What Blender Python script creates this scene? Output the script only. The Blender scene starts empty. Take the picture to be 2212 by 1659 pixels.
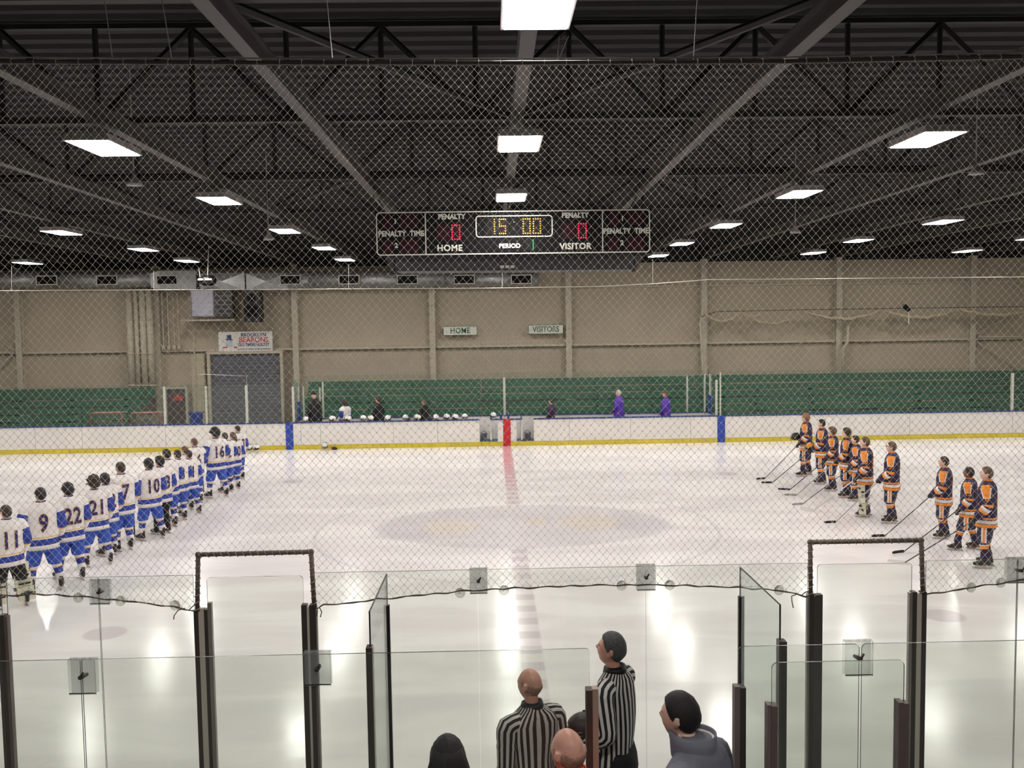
import bpy, bmesh, math, random
from mathutils import Vector, Matrix, noise
from mathutils.bvhtree import BVHTree
random.seed(7)
PI = math.pi
SC = bpy.context.scene
COL = SC.collection

# ------------------------------------------------------------------ camera
F, IW, IH, CAMZ = 2010.0, 2212.0, 1659.0, 4.6
VPX, VPY, ROLL = 1062.0, 692.0, 0.0142      # where lines running away from the camera meet; tilt of the horizon
_y = Vector((VPX - IW / 2, IH / 2 - VPY, -F)).normalized()
_z = _y.cross(Vector((1, ROLL, 0))).normalized()
if _z.y < 0: _z = -_z
_x = _y.cross(_z)
R3 = Matrix((_x, _y, _z))                    # camera space -> world
CAM = Vector((0, 0, CAMZ))
cam = bpy.data.objects.new('camera', bpy.data.cameras.new('camera'))
cam.data.sensor_width = 36; cam.data.lens = F / IW * 36
cam.data.clip_end = 300
cam.matrix_world = Matrix.Translation(CAM) @ R3.to_4x4()
COL.objects.link(cam); SC.camera = cam

def ray(px, py): return R3 @ Vector((px - IW / 2, IH / 2 - py, -F))
def P(px, py, d):                            # the point at distance d across the rink seen at a pixel
    r = ray(px, py); return CAM + r * (d / r.y)
def G(px, py, z=0.0):                        # the point at height z seen at a pixel
    r = ray(px, py); return CAM + r * ((z - CAMZ) / r.z)

# ------------------------------------------------------------------ world, exposure
w = bpy.data.worlds.new('world'); SC.world = w; w.use_nodes = True
w.node_tree.nodes['Background'].inputs[0].default_value = (0.02, 0.022, 0.025, 1)
w.node_tree.nodes['Background'].inputs[1].default_value = 0.3
vs = SC.view_settings
vs.view_transform = 'Standard'; vs.look = 'None'; vs.exposure = 0.0; vs.gamma = 1; vs.use_curve_mapping = False
LAMP = 65.0                                  # radiance of the ceiling diffusers
SC.cycles.use_denoising = True
SC.cycles.max_bounces = 7; SC.cycles.diffuse_bounces = 4; SC.cycles.glossy_bounces = 3
SC.cycles.transparent_max_bounces = 32; SC.cycles.transmission_bounces = 4
SC.cycles.caustics_reflective = False; SC.cycles.caustics_refractive = False
SC.cycles.sample_clamp_indirect = 8

# ------------------------------------------------------------------ materials
def lin(c): return tuple((v / 255 / 12.92) if v / 255 <= .04045 else ((v / 255 + .055) / 1.055) ** 2.4 for v in c)
MATS = {}
def mat(name, rgb, rough=.6, metal=0., var=.0, scale=6., bump=0., emit=None, spec=.5, bscale=None):
    if name in MATS: return MATS[name]
    m = bpy.data.materials.new(name); m.use_nodes = True; MATS[name] = m
    nt = m.node_tree; b = nt.nodes['Principled BSDF']; c = lin(rgb)
    b.inputs['Base Color'].default_value = (*c, 1); b.inputs['Roughness'].default_value = rough
    b.inputs['Metallic'].default_value = metal; b.inputs['Specular IOR Level'].default_value = spec
    if emit:
        b.inputs['Emission Color'].default_value = (*lin(rgb), 1); b.inputs['Emission Strength'].default_value = emit
    if var or bump:
        tc = nt.nodes.new('ShaderNodeTexCoord'); n = nt.nodes.new('ShaderNodeTexNoise')
        n.inputs['Scale'].default_value = scale; n.inputs['Detail'].default_value = 4
        nt.links.new(tc.outputs['Object'], n.inputs['Vector'])
        if var:
            r = nt.nodes.new('ShaderNodeMapRange'); r.inputs[1].default_value = .3; r.inputs[2].default_value = .7
            r.inputs[3].default_value = 1 - var; r.inputs[4].default_value = 1 + var
            nt.links.new(n.outputs['Fac'], r.inputs[0])
            mx = nt.nodes.new('ShaderNodeVectorMath'); mx.operation = 'SCALE'
            mx.inputs[0].default_value = c; nt.links.new(r.outputs[0], mx.inputs['Scale'])
            nt.links.new(mx.outputs[0], b.inputs['Base Color'])
        if bump:
            n2 = nt.nodes.new('ShaderNodeTexNoise'); n2.inputs['Scale'].default_value = bscale or scale * 4
            nt.links.new(tc.outputs['Object'], n2.inputs['Vector'])
            bp = nt.nodes.new('ShaderNodeBump'); bp.inputs['Strength'].default_value = bump; bp.inputs['Distance'].default_value = .02
            nt.links.new(n2.outputs['Fac'], bp.inputs['Height']); nt.links.new(bp.outputs[0], b.inputs['Normal'])
    return m
def glass(name, tint, refl=.9, haze=0., trans=False):
    m = bpy.data.materials.new(name); m.use_nodes = True; MATS[name] = m
    nt = m.node_tree; nt.nodes.clear()
    o = nt.nodes.new('ShaderNodeOutputMaterial'); t = nt.nodes.new('ShaderNodeBsdfTransparent')
    t.inputs[0].default_value = (*tint, 1)
    g = nt.nodes.new('ShaderNodeBsdfGlossy'); g.inputs['Roughness'].default_value = .02
    fr = nt.nodes.new('ShaderNodeFresnel')
    ge = nt.nodes.new('ShaderNodeNewGeometry'); mr = nt.nodes.new('ShaderNodeMapRange'); mr.inputs[3].default_value = 1.3; mr.inputs[4].default_value = 1 / 1.3
    nt.links.new(ge.outputs['Backfacing'], mr.inputs[0]); nt.links.new(mr.outputs[0], fr.inputs[0])
    mx = nt.nodes.new('ShaderNodeMixShader'); nt.links.new(fr.outputs[0], mx.inputs[0])
    last = t
    if haze:
        d = nt.nodes.new('ShaderNodeBsdfTranslucent' if trans else 'ShaderNodeBsdfDiffuse'); d.inputs[0].default_value = (.7, .72, .7, 1)
        m2 = nt.nodes.new('ShaderNodeMixShader'); m2.inputs[0].default_value = haze
        nt.links.new(t.outputs[0], m2.inputs[1]); nt.links.new(d.outputs[0], m2.inputs[2]); last = m2
    nt.links.new(last.outputs[0], mx.inputs[1]); nt.links.new(g.outputs[0], mx.inputs[2])
    nt.links.new(mx.outputs[0], o.inputs[0])
    return m
GLASS = glass('pane_glass', (.945, .965, .945), haze=.02)
CLEAR = glass('clear_plastic', (.93, .935, .93), haze=.12)
FARGL = glass('far_pane_glass', (.93, .965, .935), haze=.02)
GEDGE = mat('glass_edge', (62, 72, 62), .25)
GEDGE_L = mat('glass_edge_pale', (120, 132, 118), .3)
ALU = mat('aluminium_post', (160, 154, 148), .45, .4, var=.08)
ALU_D = mat('dark_post', (80, 73, 68), .5, .3, var=.1)
ALU_R = mat('plum_grey_post', (122, 108, 104), .5, .3, var=.08)
ALU_P = mat('pale_channel', (224, 214, 200), .5, .1)
WHITEP = mat('white_board_plastic', (232, 228, 220), .38, var=.03, scale=1.2)
YEL = mat('yellow_kick_plate', (204, 184, 44), .45, var=.08, scale=2)
BLUECAP = mat('blue_dasher_cap', (38, 60, 118), .4)
BLUEM = mat('blue_line_mark', (24, 62, 158), .4)
REDM = mat('red_line_mark', (190, 26, 38), .4)
WALL = mat('far_wall_panel', (176, 163, 142), .8, var=.06, scale=.5, bump=.15, bscale=3)
WALLD = mat('side_wall_panel', (150, 140, 124), .85, var=.05, scale=.6)
STEEL = mat('painted_wall_steel', (186, 176, 156), .6, var=.04)
ROOF = mat('dark_roof_deck', (21, 20, 22), .85, var=.15, scale=.8)
BEAM = mat('grey_roof_beam', (64, 61, 60), .6, var=.1, scale=1)
TRUSS = mat('dark_truss_steel', (26, 24, 26), .7)
DUCT = mat('galvanised_duct', (166, 166, 166), .38, .5, var=.12, scale=2)
GREEN = mat('green_bleacher_paint', (26, 90, 64), .55, var=.16, scale=1.4)
BLACK = mat('black_plastic', (16, 16, 18), .5)
DARK = mat('dark_interior', (28, 26, 26), .8, spec=.1)
GREYP = mat('grey_metal_panel', (120, 120, 126), .5, .3, var=.1, scale=1)
DOORG = mat('slate_door', (96, 97, 104), .55, var=.06, scale=1)
DOORD = mat('dark_brown_door', (74, 62, 58), .6)
REDS = mat('red_sign', (200, 70, 60), .6)
NET = mat('nylon_net', (244, 240, 230), .4)
_nt = NET.node_tree; _p = _nt.nodes['Principled BSDF']; _tr = _nt.nodes.new('ShaderNodeBsdfTranslucent'); _tr.inputs[0].default_value = (.9, .88, .82, 1)
_mx = _nt.nodes.new('ShaderNodeMixShader'); _mx.inputs[0].default_value = .5       # thin nylon twine lets light through
_nt.links.new(_p.outputs[0], _mx.inputs[1]); _nt.links.new(_tr.outputs[0], _mx.inputs[2]); _nt.links.new(_mx.outputs[0], _nt.nodes['Material Output'].inputs[0])
ROPE = mat('dark_rope', (104, 96, 82), .8)
PIPE = mat('frame_pipe', (124, 110, 100), .55, .1, var=.15, scale=12)
WRAP = mat('pale_lashing', (176, 166, 150), .7)
RUB = mat('clear_rubber', (196, 194, 176), .3)
SKIN = mat('skin_fair', (232, 190, 168), .5, var=.05, scale=20)
SKIN_R = mat('skin_ruddy', (226, 170, 148), .36, var=.06, scale=16)
SKIN_D = mat('skin_brown', (112, 72, 54), .55)
EYE = mat('eye_dark', (40, 30, 26), .3)
LIPS = mat('lips', (176, 96, 88), .5)
def hairm(n, c): return mat(n, c, .55, var=.35, scale=60, bump=.3, bscale=160)
H_BLK = hairm('hair_black', (26, 22, 22)); H_DBR = hairm('hair_dark_brown', (52, 38, 30)); H_BR = hairm('hair_brown', (92, 68, 48))
H_SAND = hairm('hair_sandy', (142, 100, 66)); H_GREY = hairm('hair_grey', (78, 80, 80)); H_WHT = hairm('hair_white', (190, 182, 172)); H_STUB = hairm('hair_stubble', (166, 126, 108))
W_WHT = mat('white_knit', (236, 230, 226), .8, bump=.25, scale=10, bscale=9); W_BLU = mat('royal_blue_knit', (34, 58, 150), .75, bump=.25, scale=10, bscale=9)
W_PBL = mat('bright_blue_nylon', (36, 76, 178), .6, bump=.4, scale=8, bscale=8); W_GLD = mat('gold_trim', (232, 190, 92), .7)
W_NAVY = mat('navy_number', (44, 30, 96), .7)
P_PUR = mat('purple_knit', (38, 23, 62), .78, bump=.25, scale=10, bscale=9); P_ORG = mat('orange_trim', (242, 142, 36), .7); P_PNT = mat('navy_purple_nylon', (28, 24, 62), .6, bump=.4, scale=8, bscale=8)
GLOVE = mat('dark_glove', (34, 32, 34), .6); PAD = mat('cream_leg_pad', (226, 220, 196), .6, var=.05, scale=5)
BOOT = mat('black_boot', (38, 32, 32), .45); BOOTW = mat('pale_skate_holder', (216, 210, 204), .4); BLADE = mat('steel_blade', (180, 180, 185), .2, .9)
BLKCL = mat('black_cloth', (26, 26, 30), .85, bump=.3, scale=6, bscale=8); PURJ = mat('purple_jacket', (84, 48, 168), .6, bump=.3, scale=6, bscale=8)
GREYJ = mat('slate_jacket', (122, 124, 136), .8, bump=.4, scale=6, bscale=7); ORGSH = mat('orange_shirt', (226, 72, 40), .8)
SHELLW = mat('white_helmet_shell', (238, 236, 232), .25); GOLDH = mat('gold_helmet_shell', (226, 150, 30), .3)
SHAFT = mat('dark_stick_shaft', (58, 54, 54), .4); SHAFTG = mat('grey_stick_shaft', (150, 146, 140), .4); SHAFTW = mat('white_stick', (232, 228, 224), .4); TAPE = mat('black_tape', (28, 26, 26), .8)
LETTER = mat('pale_lettering', (204, 202, 192), .6); SIGNW = mat('white_sign', (224, 220, 210), .6); GRNTX = mat('green_lettering', (40, 96, 66), .6)
BLACKN = mat('scoreboard_black', (20, 20, 21), .9, spec=.1); LEDOFF = mat('unlit_digit_window', (44, 22, 27), .8, spec=.1)
LED_A = mat('amber_lamp', (255, 176, 56), emit=1.5); LED_R = mat('red_lamp', (255, 26, 70), emit=1.7); LED_G = mat('green_lamp', (10, 190, 96), emit=1.6)
HOUS = mat('light_housing', (150, 146, 146), .5)
DIFF = bpy.data.materials.new('light_diffuser'); DIFF.use_nodes = True
_b = DIFF.node_tree.nodes['Principled BSDF']; _b.inputs['Emission Color'].default_value = (1, .955, .92, 1); _b.inputs['Emission Strength'].default_value = LAMP
RUBF = mat('rubber_floor', (52, 52, 56), .8, var=.1)
BLUEF = mat('blue_bench_floor', (70, 92, 122), .6, var=.2, scale=5)

def stripes():
    m = bpy.data.materials.new('black_white_stripe_cloth'); m.use_nodes = True; nt = m.node_tree; b = nt.nodes['Principled BSDF']
    uv = nt.nodes.new('ShaderNodeUVMap'); sx = nt.nodes.new('ShaderNodeSeparateXYZ'); nt.links.new(uv.outputs[0], sx.inputs[0])
    mu = nt.nodes.new('ShaderNodeMath'); mu.operation = 'MULTIPLY'; mu.inputs[1].default_value = 1 / .052; nt.links.new(sx.outputs[0], mu.inputs[0])
    fr = nt.nodes.new('ShaderNodeMath'); fr.operation = 'FRACT'; nt.links.new(mu.outputs[0], fr.inputs[0])
    gt = nt.nodes.new('ShaderNodeMath'); gt.operation = 'GREATER_THAN'; gt.inputs[1].default_value = .5; nt.links.new(fr.outputs[0], gt.inputs[0])
    mx = nt.nodes.new('ShaderNodeMix'); mx.data_type = 'RGBA'; mx.inputs[6].default_value = (*lin((22, 22, 24)), 1); mx.inputs[7].default_value = (*lin((214, 212, 206)), 1)
    nt.links.new(gt.outputs[0], mx.inputs[0]); nt.links.new(mx.outputs[2], b.inputs['Base Color']); b.inputs['Roughness'].default_value = .8
    tc = nt.nodes.new('ShaderNodeTexCoord'); n2 = nt.nodes.new('ShaderNodeTexNoise'); n2.inputs['Scale'].default_value = 9
    nt.links.new(tc.outputs['Object'], n2.inputs['Vector']); bp = nt.nodes.new('ShaderNodeBump'); bp.inputs['Strength'].default_value = .5; bp.inputs['Distance'].default_value = .03
    nt.links.new(n2.outputs['Fac'], bp.inputs['Height']); nt.links.new(bp.outputs[0], b.inputs['Normal'])
    return m
STRIPE = stripes()

RED_X, RINK_C, FAR, NEAR, BOXF = .48, 20.4, 33.87, 7.45, 5.59
def ice_material():
    m = bpy.data.materials.new('rink_ice'); m.use_nodes = True; nt = m.node_tree; L = nt.links; b = nt.nodes['Principled BSDF']
    def math_(op, a, c=None, clamp=False):
        n = nt.nodes.new('ShaderNodeMath'); n.operation = op; n.use_clamp = clamp
        for i, v in enumerate((a, c)):
            if v is None: continue
            if isinstance(v, (int, float)): n.inputs[i].default_value = v
            else: L.new(v, n.inputs[i])
        return n.outputs[0]
    def smooth(v, a, c):                     # 1 below a, 0 above c
        n = nt.nodes.new('ShaderNodeMapRange'); n.interpolation_type = 'SMOOTHSTEP'; L.new(v, n.inputs[0])
        n.inputs[1].default_value = a; n.inputs[2].default_value = c; n.inputs[3].default_value = 1; n.inputs[4].default_value = 0
        return n.outputs[0]
    tc = nt.nodes.new('ShaderNodeTexCoord'); s = nt.nodes.new('ShaderNodeSeparateXYZ'); L.new(tc.outputs['Object'], s.inputs[0]); X, Y = s.outputs[0], s.outputs[1]
    def nz(scale, detail=3, vec=None, dist=0.):
        n = nt.nodes.new('ShaderNodeTexNoise'); n.inputs['Scale'].default_value = scale; n.inputs['Detail'].default_value = detail; n.inputs['Distortion'].default_value = dist
        L.new(vec or tc.outputs['Object'], n.inputs['Vector']); return n.outputs['Fac']
    mp = nt.nodes.new('ShaderNodeMapping'); mp.inputs['Scale'].default_value = (.5, 1.6, 1); mp.inputs['Rotation'].default_value = (0, 0, .25); L.new(tc.outputs['Object'], mp.inputs[0])
    col = [None]
    def layer(fac, rgb, amt):
        mx = nt.nodes.new('ShaderNodeMix'); mx.data_type = 'RGBA'
        L.new(math_('MULTIPLY', fac, amt), mx.inputs[0])
        if col[0] is None: mx.inputs[6].default_value = (*lin((248, 243, 240)), 1)
        else: L.new(col[0], mx.inputs[6])
        mx.inputs[7].default_value = (*lin(rgb), 1); col[0] = mx.outputs[2]
    layer(smooth(nz(.5, 5, mp.outputs[0], .6), .38, .62), (212, 204, 204), .4)
    wob = math_('MULTIPLY', math_('SUBTRACT', nz(1.3), .5), .12)
    ell = lambda cx, cy, rx, ry: math_('SQRT', math_('ADD', math_('POWER', math_('DIVIDE', math_('SUBTRACT', X, cx), rx), 2.), math_('POWER', math_('DIVIDE', math_('SUBTRACT', Y, cy), ry), 2.)))
    # big faded oval emblem under the centre ice
    e = math_('ADD', ell(.62, 20.7, 3.35, 2.25), wob)
    layer(smooth(e, .93, 1.03), (204, 196, 200), .5)
    layer(smooth(math_('ADD', ell(-1.95, 20.3, .85, .9), wob), .6, 1.2), (190, 182, 202), .22)
    layer(smooth(math_('ADD', ell(3.35, 20.4, .7, 1.0), wob), .6, 1.2), (190, 182, 202), .22)
    layer(smooth(math_('ADD', ell(-1.0, 20.6, .7, .8), wob), .7, 1.15), (232, 218, 194), .45)
    layer(smooth(math_('ADD', ell(2.15, 20.8, .72, .8), wob), .7, 1.15), (232, 218, 194), .45)
    layer(smooth(ell(.95, 20.9, .3, .35), .6, 1.2), (230, 212, 178), .4)
    # centre circle
    rr = ell(RED_X, RINK_C, 1, 1)
    layer(smooth(math_('ABSOLUTE', math_('SUBTRACT', rr, 4.4)), .02, .06), (180, 176, 186), .3)
    # red centre line with its checks
    dx = math_('ABSOLUTE', math_('SUBTRACT', math_('ADD', X, math_('MULTIPLY', wob, .12)), RED_X))
    inline = smooth(dx, .13, .18); out = smooth(math_('SUBTRACT', 4.0, math_('MULTIPLY', e, 3.)), .9, 1.1)
    inline = math_('MULTIPLY', inline, out)
    chk = smooth(math_('ABSOLUTE', math_('SUBTRACT', math_('FRACT', math_('DIVIDE', Y, .62)), .5)), .2, .3)
    far = smooth(math_('SUBTRACT', 50., Y), 50 - 31., 50 - 22.)
    layer(inline, (220, 206, 208), .5)
    layer(math_('MULTIPLY', inline, chk), (186, 172, 176), .45)
    layer(math_('MULTIPLY', inline, far), (206, 120, 132), .6)
    # blue lines and face-off dots
    for sx in (-1, 1):
        bx = math_('ABSOLUTE', math_('SUBTRACT', X, RED_X + sx * 8.05))
        layer(smooth(bx, .14, .2), (190, 188, 206), .14)
        for dy in (-6.6, 6.6):
            layer(smooth(ell(RED_X + sx * 6.35, RINK_C + dy, .32, .32), .85, 1.1), (196, 180, 186), .55)
    # skate cuts
    mp2 = nt.nodes.new('ShaderNodeMapping'); mp2.inputs['Scale'].default_value = (.25, 1.1, 1); mp2.inputs['Rotation'].default_value = (0, 0, -.2); L.new(tc.outputs['Object'], mp2.inputs[0])
    cuts = math_('ABSOLUTE', math_('SUBTRACT', nz(.9, 1, mp2.outputs[0], 1.5), .5))
    layer(smooth(cuts, .0005, .0035), (248, 244, 240), .5)
    L.new(col[0], b.inputs['Base Color'])
    ro = nt.nodes.new('ShaderNodeMapRange'); L.new(nz(.7, 4), ro.inputs[0]); ro.inputs[3].default_value = .11; ro.inputs[4].default_value = .22
    L.new(ro.outputs[0], b.inputs['Roughness']); b.inputs['Specular IOR Level'].default_value = .38; b.inputs['IOR'].default_value = 1.31
    bp = nt.nodes.new('ShaderNodeBump'); bp.inputs['Strength'].default_value = .12; bp.inputs['Distance'].default_value = .02
    L.new(nz(3.5, 5, mp2.outputs[0]), bp.inputs['Height']); L.new(bp.outputs[0], b.inputs['Normal'])
    return m

# ------------------------------------------------------------------ mesh collecting helpers
class MB:
    def __init__(s): s.v = []; s.f = []; s.m = []; s.uv = []
    def add(s, vs, fs, mi=0, uvs=None):
        o = len(s.v); s.v += [Vector(v) for v in vs]
        for k, f in enumerate(fs):
            s.f.append([i + o for i in f]); s.m.append(mi if isinstance(mi, int) else mi[k])
            s.uv.append(uvs[k] if uvs else [(0, 0)] * len(f))
        return s
    def box(s, c, h, mi=0, M=None):          # centre, half sizes
        c = Vector(c); vs = []
        for x in (-1, 1):
            for y in (-1, 1):
                for z in (-1, 1):
                    d = Vector((x * h[0], y * h[1], z * h[2]))
                    vs.append(c + (M @ d if M else d))
        return s.add(vs, [(0, 1, 3, 2), (4, 6, 7, 5), (0, 4, 5, 1), (2, 3, 7, 6), (0, 2, 6, 4), (1, 5, 7, 3)], mi)
    def bb(s, x0, x1, y0, y1, z0, z1, mi=0): return s.box(((x0 + x1) / 2, (y0 + y1) / 2, (z0 + z1) / 2), ((x1 - x0) / 2, (y1 - y0) / 2, (z1 - z0) / 2), mi)
    def rings(s, rs, mi=0, c0=True, c1=True, closed=True):
        n = len(rs[0]); o = len(s.v); vs = [p for r in rs for p in r]; fs = []; ms = []; uvs = []
        V = 0
        per = [sum((r[(j + 1) % n] - r[j]).length for j in range(n)) for r in rs]; mp = max(per)
        for i in range(len(rs) - 1):
            dv = (sum(rs[i + 1], Vector()) - sum(rs[i], Vector())).length / n
            for j in range(n if closed else n - 1):
                k = (j + 1) % n
                fs.append((i * n + j, i * n + k, (i + 1) * n + k, (i + 1) * n + j)); ms.append(mi if isinstance(mi, int) else mi[i])
                u0 = j / n * mp; u1 = (j + 1) / n * mp
                uvs.append([(u0, V), (u1, V), (u1, V + dv), (u0, V + dv)])
            V += dv
        m0 = mi if isinstance(mi, int) else mi[0]; m1 = mi if isinstance(mi, int) else mi[-1]
        if c0: fs.append(tuple(reversed(range(n)))); ms.append(m0); uvs.append([(0, 0)] * n)
        if c1: fs.append(tuple(range((len(rs) - 1) * n, len(rs) * n))); ms.append(m1); uvs.append([(0, 0)] * n)
        return s.add(vs, fs, ms, uvs)
    def tube(s, pts, r, n=8, mi=0, flat=1., side=None, caps=True):
        pts = [Vector(p) for p in pts]; rs = []
        if not hasattr(r, '__len__'): r = [r] * len(pts)
        T = [(pts[min(i + 1, len(pts) - 1)] - pts[max(i - 1, 0)]).normalized() for i in range(len(pts))]
        a = Vector(side) if side else (Vector((1, 0, 0)) if abs(T[0].x) < .8 else Vector((0, 1, 0)))
        for i, p in enumerate(pts):
            a = (a - T[i] * a.dot(T[i])).normalized(); b_ = T[i].cross(a)
            rs.append([p + a * (math.cos(2 * PI * j / n) * r[i]) + b_ * (math.sin(2 * PI * j / n) * r[i] * flat) for j in range(n)])
        return s.rings(rs, mi, caps, caps)
    def ellipsoid(s, c, r, nu=12, nv=8, mi=0, M=None, f=None):
        c = Vector(c); rs = []
        for i in range(1, nv):
            t = PI * i / nv; ring = []
            for j in range(nu):
                a = 2 * PI * j / nu; d = Vector((math.sin(t) * math.cos(a), math.sin(t) * math.sin(a), -math.cos(t)))
                q = f(d) if f else Vector((d.x * r[0], d.y * r[1], d.z * r[2])); ring.append(c + (M @ q if M else q))
            rs.append(ring)
        o = len(s.v); s.rings(rs, mi, True, True); return s
    def strip(s, pts, normal_w, mi=0): return s
    def build(s, name, mats, parent=None, smooth=False, loc=None):
        me = bpy.data.meshes.new(name); me.from_pydata([tuple(v) for v in s.v], [], s.f)
        mats = mats if isinstance(mats, (list, tuple)) else [mats]
        for m in mats: me.materials.append(m)
        me.polygons.foreach_set('material_index', s.m)
        uvl = me.uv_layers.new(name='UVMap'); flat = [c for f in s.uv for p in f for c in p]; uvl.data.foreach_set('uv', flat)
        if smooth: me.polygons.foreach_set('use_smooth', [True] * len(s.f))
        me.update()
        return link(name, me, parent, loc)
def link(name, me, parent=None, loc=None):
    o = bpy.data.objects.new(name, me); COL.objects.link(o)
    if parent: o.parent = parent
    if loc is not None: o.location = loc
    return o
def tag(o, label, cat, group=None):
    o['label'] = label; o['category'] = cat
    if group: o['group'] = group
    return o
def struct(o): o['kind'] = 'structure'; return o
def thing(name, label, cat, loc=(0, 0, 0), rz=0, group=None, scale=1):
    o = bpy.data.objects.new(name, None); COL.objects.link(o); o.location = loc; o.rotation_euler = (0, 0, rz); o.scale = (scale,) * 3
    o.empty_display_size = .2
    return tag(o, label, cat, group)
def copy_tree(o, parent=None):
    c = o.copy(); COL.objects.link(c); c.parent = parent
    for ch in list(o.children): copy_tree(ch, c)
    return c
def text_mb(txt, size, extrude=0., offset=0., sx=1., spacing=1., mb=None, mi=0, sub=0.):
    cu = bpy.data.curves.new('t', 'FONT'); cu.body = txt; cu.size = size; cu.align_x = 'CENTER'; cu.align_y = 'CENTER'
    cu.extrude = extrude; cu.offset = offset; cu.space_character = spacing; cu.resolution_u = 3
    o = bpy.data.objects.new('t', cu); COL.objects.link(o)
    dg = bpy.context.evaluated_depsgraph_get(); me = bpy.data.meshes.new_from_object(o.evaluated_get(dg))
    bpy.data.objects.remove(o)
    if sub:
        bm = bmesh.new(); bm.from_mesh(me); bmesh.ops.triangulate(bm, faces=bm.faces)
        for _ in range(3):
            es = [e for e in bm.edges if e.calc_length() > sub]
            if not es: break
            bmesh.ops.subdivide_edges(bm, edges=es, cuts=1); bmesh.ops.triangulate(bm, faces=bm.faces)
        bm.to_mesh(me); bm.free()
    mb = mb or MB(); mb.add([(v.co.x * sx, v.co.y, v.co.z) for v in me.vertices], [tuple(p.vertices) for p in me.polygons], mi)
    bpy.data.meshes.remove(me); return mb
def flat_text(name, txt, size, m, parent, c, depth=.004, offset=0., sx=1., spacing=1.):   # upright lettering facing the camera side (-y)
    mb = text_mb(txt, size, depth, offset, sx, spacing); mb.v = [Vector((v.x, -v.z, v.y)) + Vector(c) for v in mb.v]
    return mb.build(name, m, parent)
def prism_frame(mb, x0, x1, z0, z1, y, t, d, mi=0):       # a rectangular frame
    mb.bb(x0, x1, y - d, y + d, z1 - t, z1, mi); mb.bb(x0, x1, y - d, y + d, z0, z0 + t, mi)
    mb.bb(x0, x0 + t, y - d, y + d, z0 + t, z1 - t, mi); mb.bb(x1 - t, x1, y - d, y + d, z0 + t, z1 - t, mi)

# ------------------------------------------------------------------ the setting
XL, XR, YB, WALLY = -32.0, 33.0, -7.0, 42.0
f = MB().add([(XL, NEAR, 0), (XR, NEAR, 0), (XR, FAR + .06, 0), (XL, FAR + .06, 0), (XL, NEAR, -.05), (XR, NEAR, -.05), (XR, FAR + .06, -.05), (XL, FAR + .06, -.05)],
             [(0, 1, 2, 3), (7, 6, 5, 4), (0, 4, 5, 1), (1, 5, 6, 2), (2, 6, 7, 3), (3, 7, 4, 0)]).build('floor', ice_material()); struct(f)
f = MB().bb(XL, XR, YB, NEAR - .002, -.06, -.01).bb(XL, XR, FAR + .062, WALLY, -.06, -.01).bb(XL, XR, BOXF, NEAR - .14, -.01, .22).bb(XL, XR, YB, BOXF - .14, -.01, .3).build('floor', RUBF); struct(f)
px_x = lambda px, d=FAR, py=930: P(px, py, d).x
bench_x0, bench_x1 = px_x(634), px_x(1549)
f = MB().bb(bench_x0, bench_x1, FAR + .14, 35.2, -.01, .1).build('floor', BLUEF); struct(f)

# back wall: slab, bay panels, columns, girts
COLX = [3.45 + 6.1 * k for k in range(-5, 5)]
WTOP = 7.2
wall = struct(MB().bb(XL, XR, WALLY + .06, WALLY + .4, 0, WTOP + .2).build('wall_back', WALL))
edges = [XL] + COLX + [XR]
for i in range(len(edges) - 1):
    for z0, z1 in ((0, 3.47), (3.5, WTOP - .03)):
        if edges[i + 1] - edges[i] > .3: MB().bb(edges[i] + .02, edges[i + 1] - .02, WALLY, WALLY + .06, z0, z1).build('wall_panel', WALL, wall)
for x in COLX:
    m = MB().bb(x - .13, x + .13, WALLY - .34, WALLY - .31, 0, WTOP).bb(x - .012, x + .012, WALLY - .31, WALLY - .03, 0, WTOP).bb(x - .13, x + .13, WALLY - .03, WALLY, 0, WTOP)
    m.build('column', STEEL, wall)
for i in range(len(edges) - 1):
    g = MB().bb(edges[i] + .14, edges[i + 1] - .14, WALLY - .22, WALLY, 3.45, 3.5).bb(edges[i] + .14, edges[i + 1] - .14, WALLY - .22, WALLY - .19, 3.4, 3.45)
    g.build('girt', STEEL, wall)
    g = MB().bb(edges[i] + .14, edges[i + 1] - .14, WALLY - .16, WALLY, 6.0, 6.06).build('girt', STEEL, wall) if i > 5 else None
def brace(pxa, pya, pxb, pyb, d=WALLY - .25, r=.035):
    MB().tube([P(pxa, pya, d), P(pxb, pyb, d)], r, 6).build('brace', STEEL, wall)
brace(2108, 722, 2168, 690); brace(2110, 738, 2212, 805); brace(2140, 580, 2230, 640); brace(2112, 728, 2212, 728, r=.06); brace(0, 735, 30, 757); brace(0, 797, 30, 762); brace(0, 762, 30, 762, r=.06)
struct(MB().bb(XL - .3, XL, YB, WALLY + .4, 0, 9.6).build('wall_left', WALLD)); struct(MB().bb(XR, XR + .3, YB, WALLY + .4, 0, 9.6).build('wall_right', WALLD))
struct(MB().bb(XL, XR, YB - .3, YB, 0, 9.6).build('wall_front', WALLD))

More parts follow.
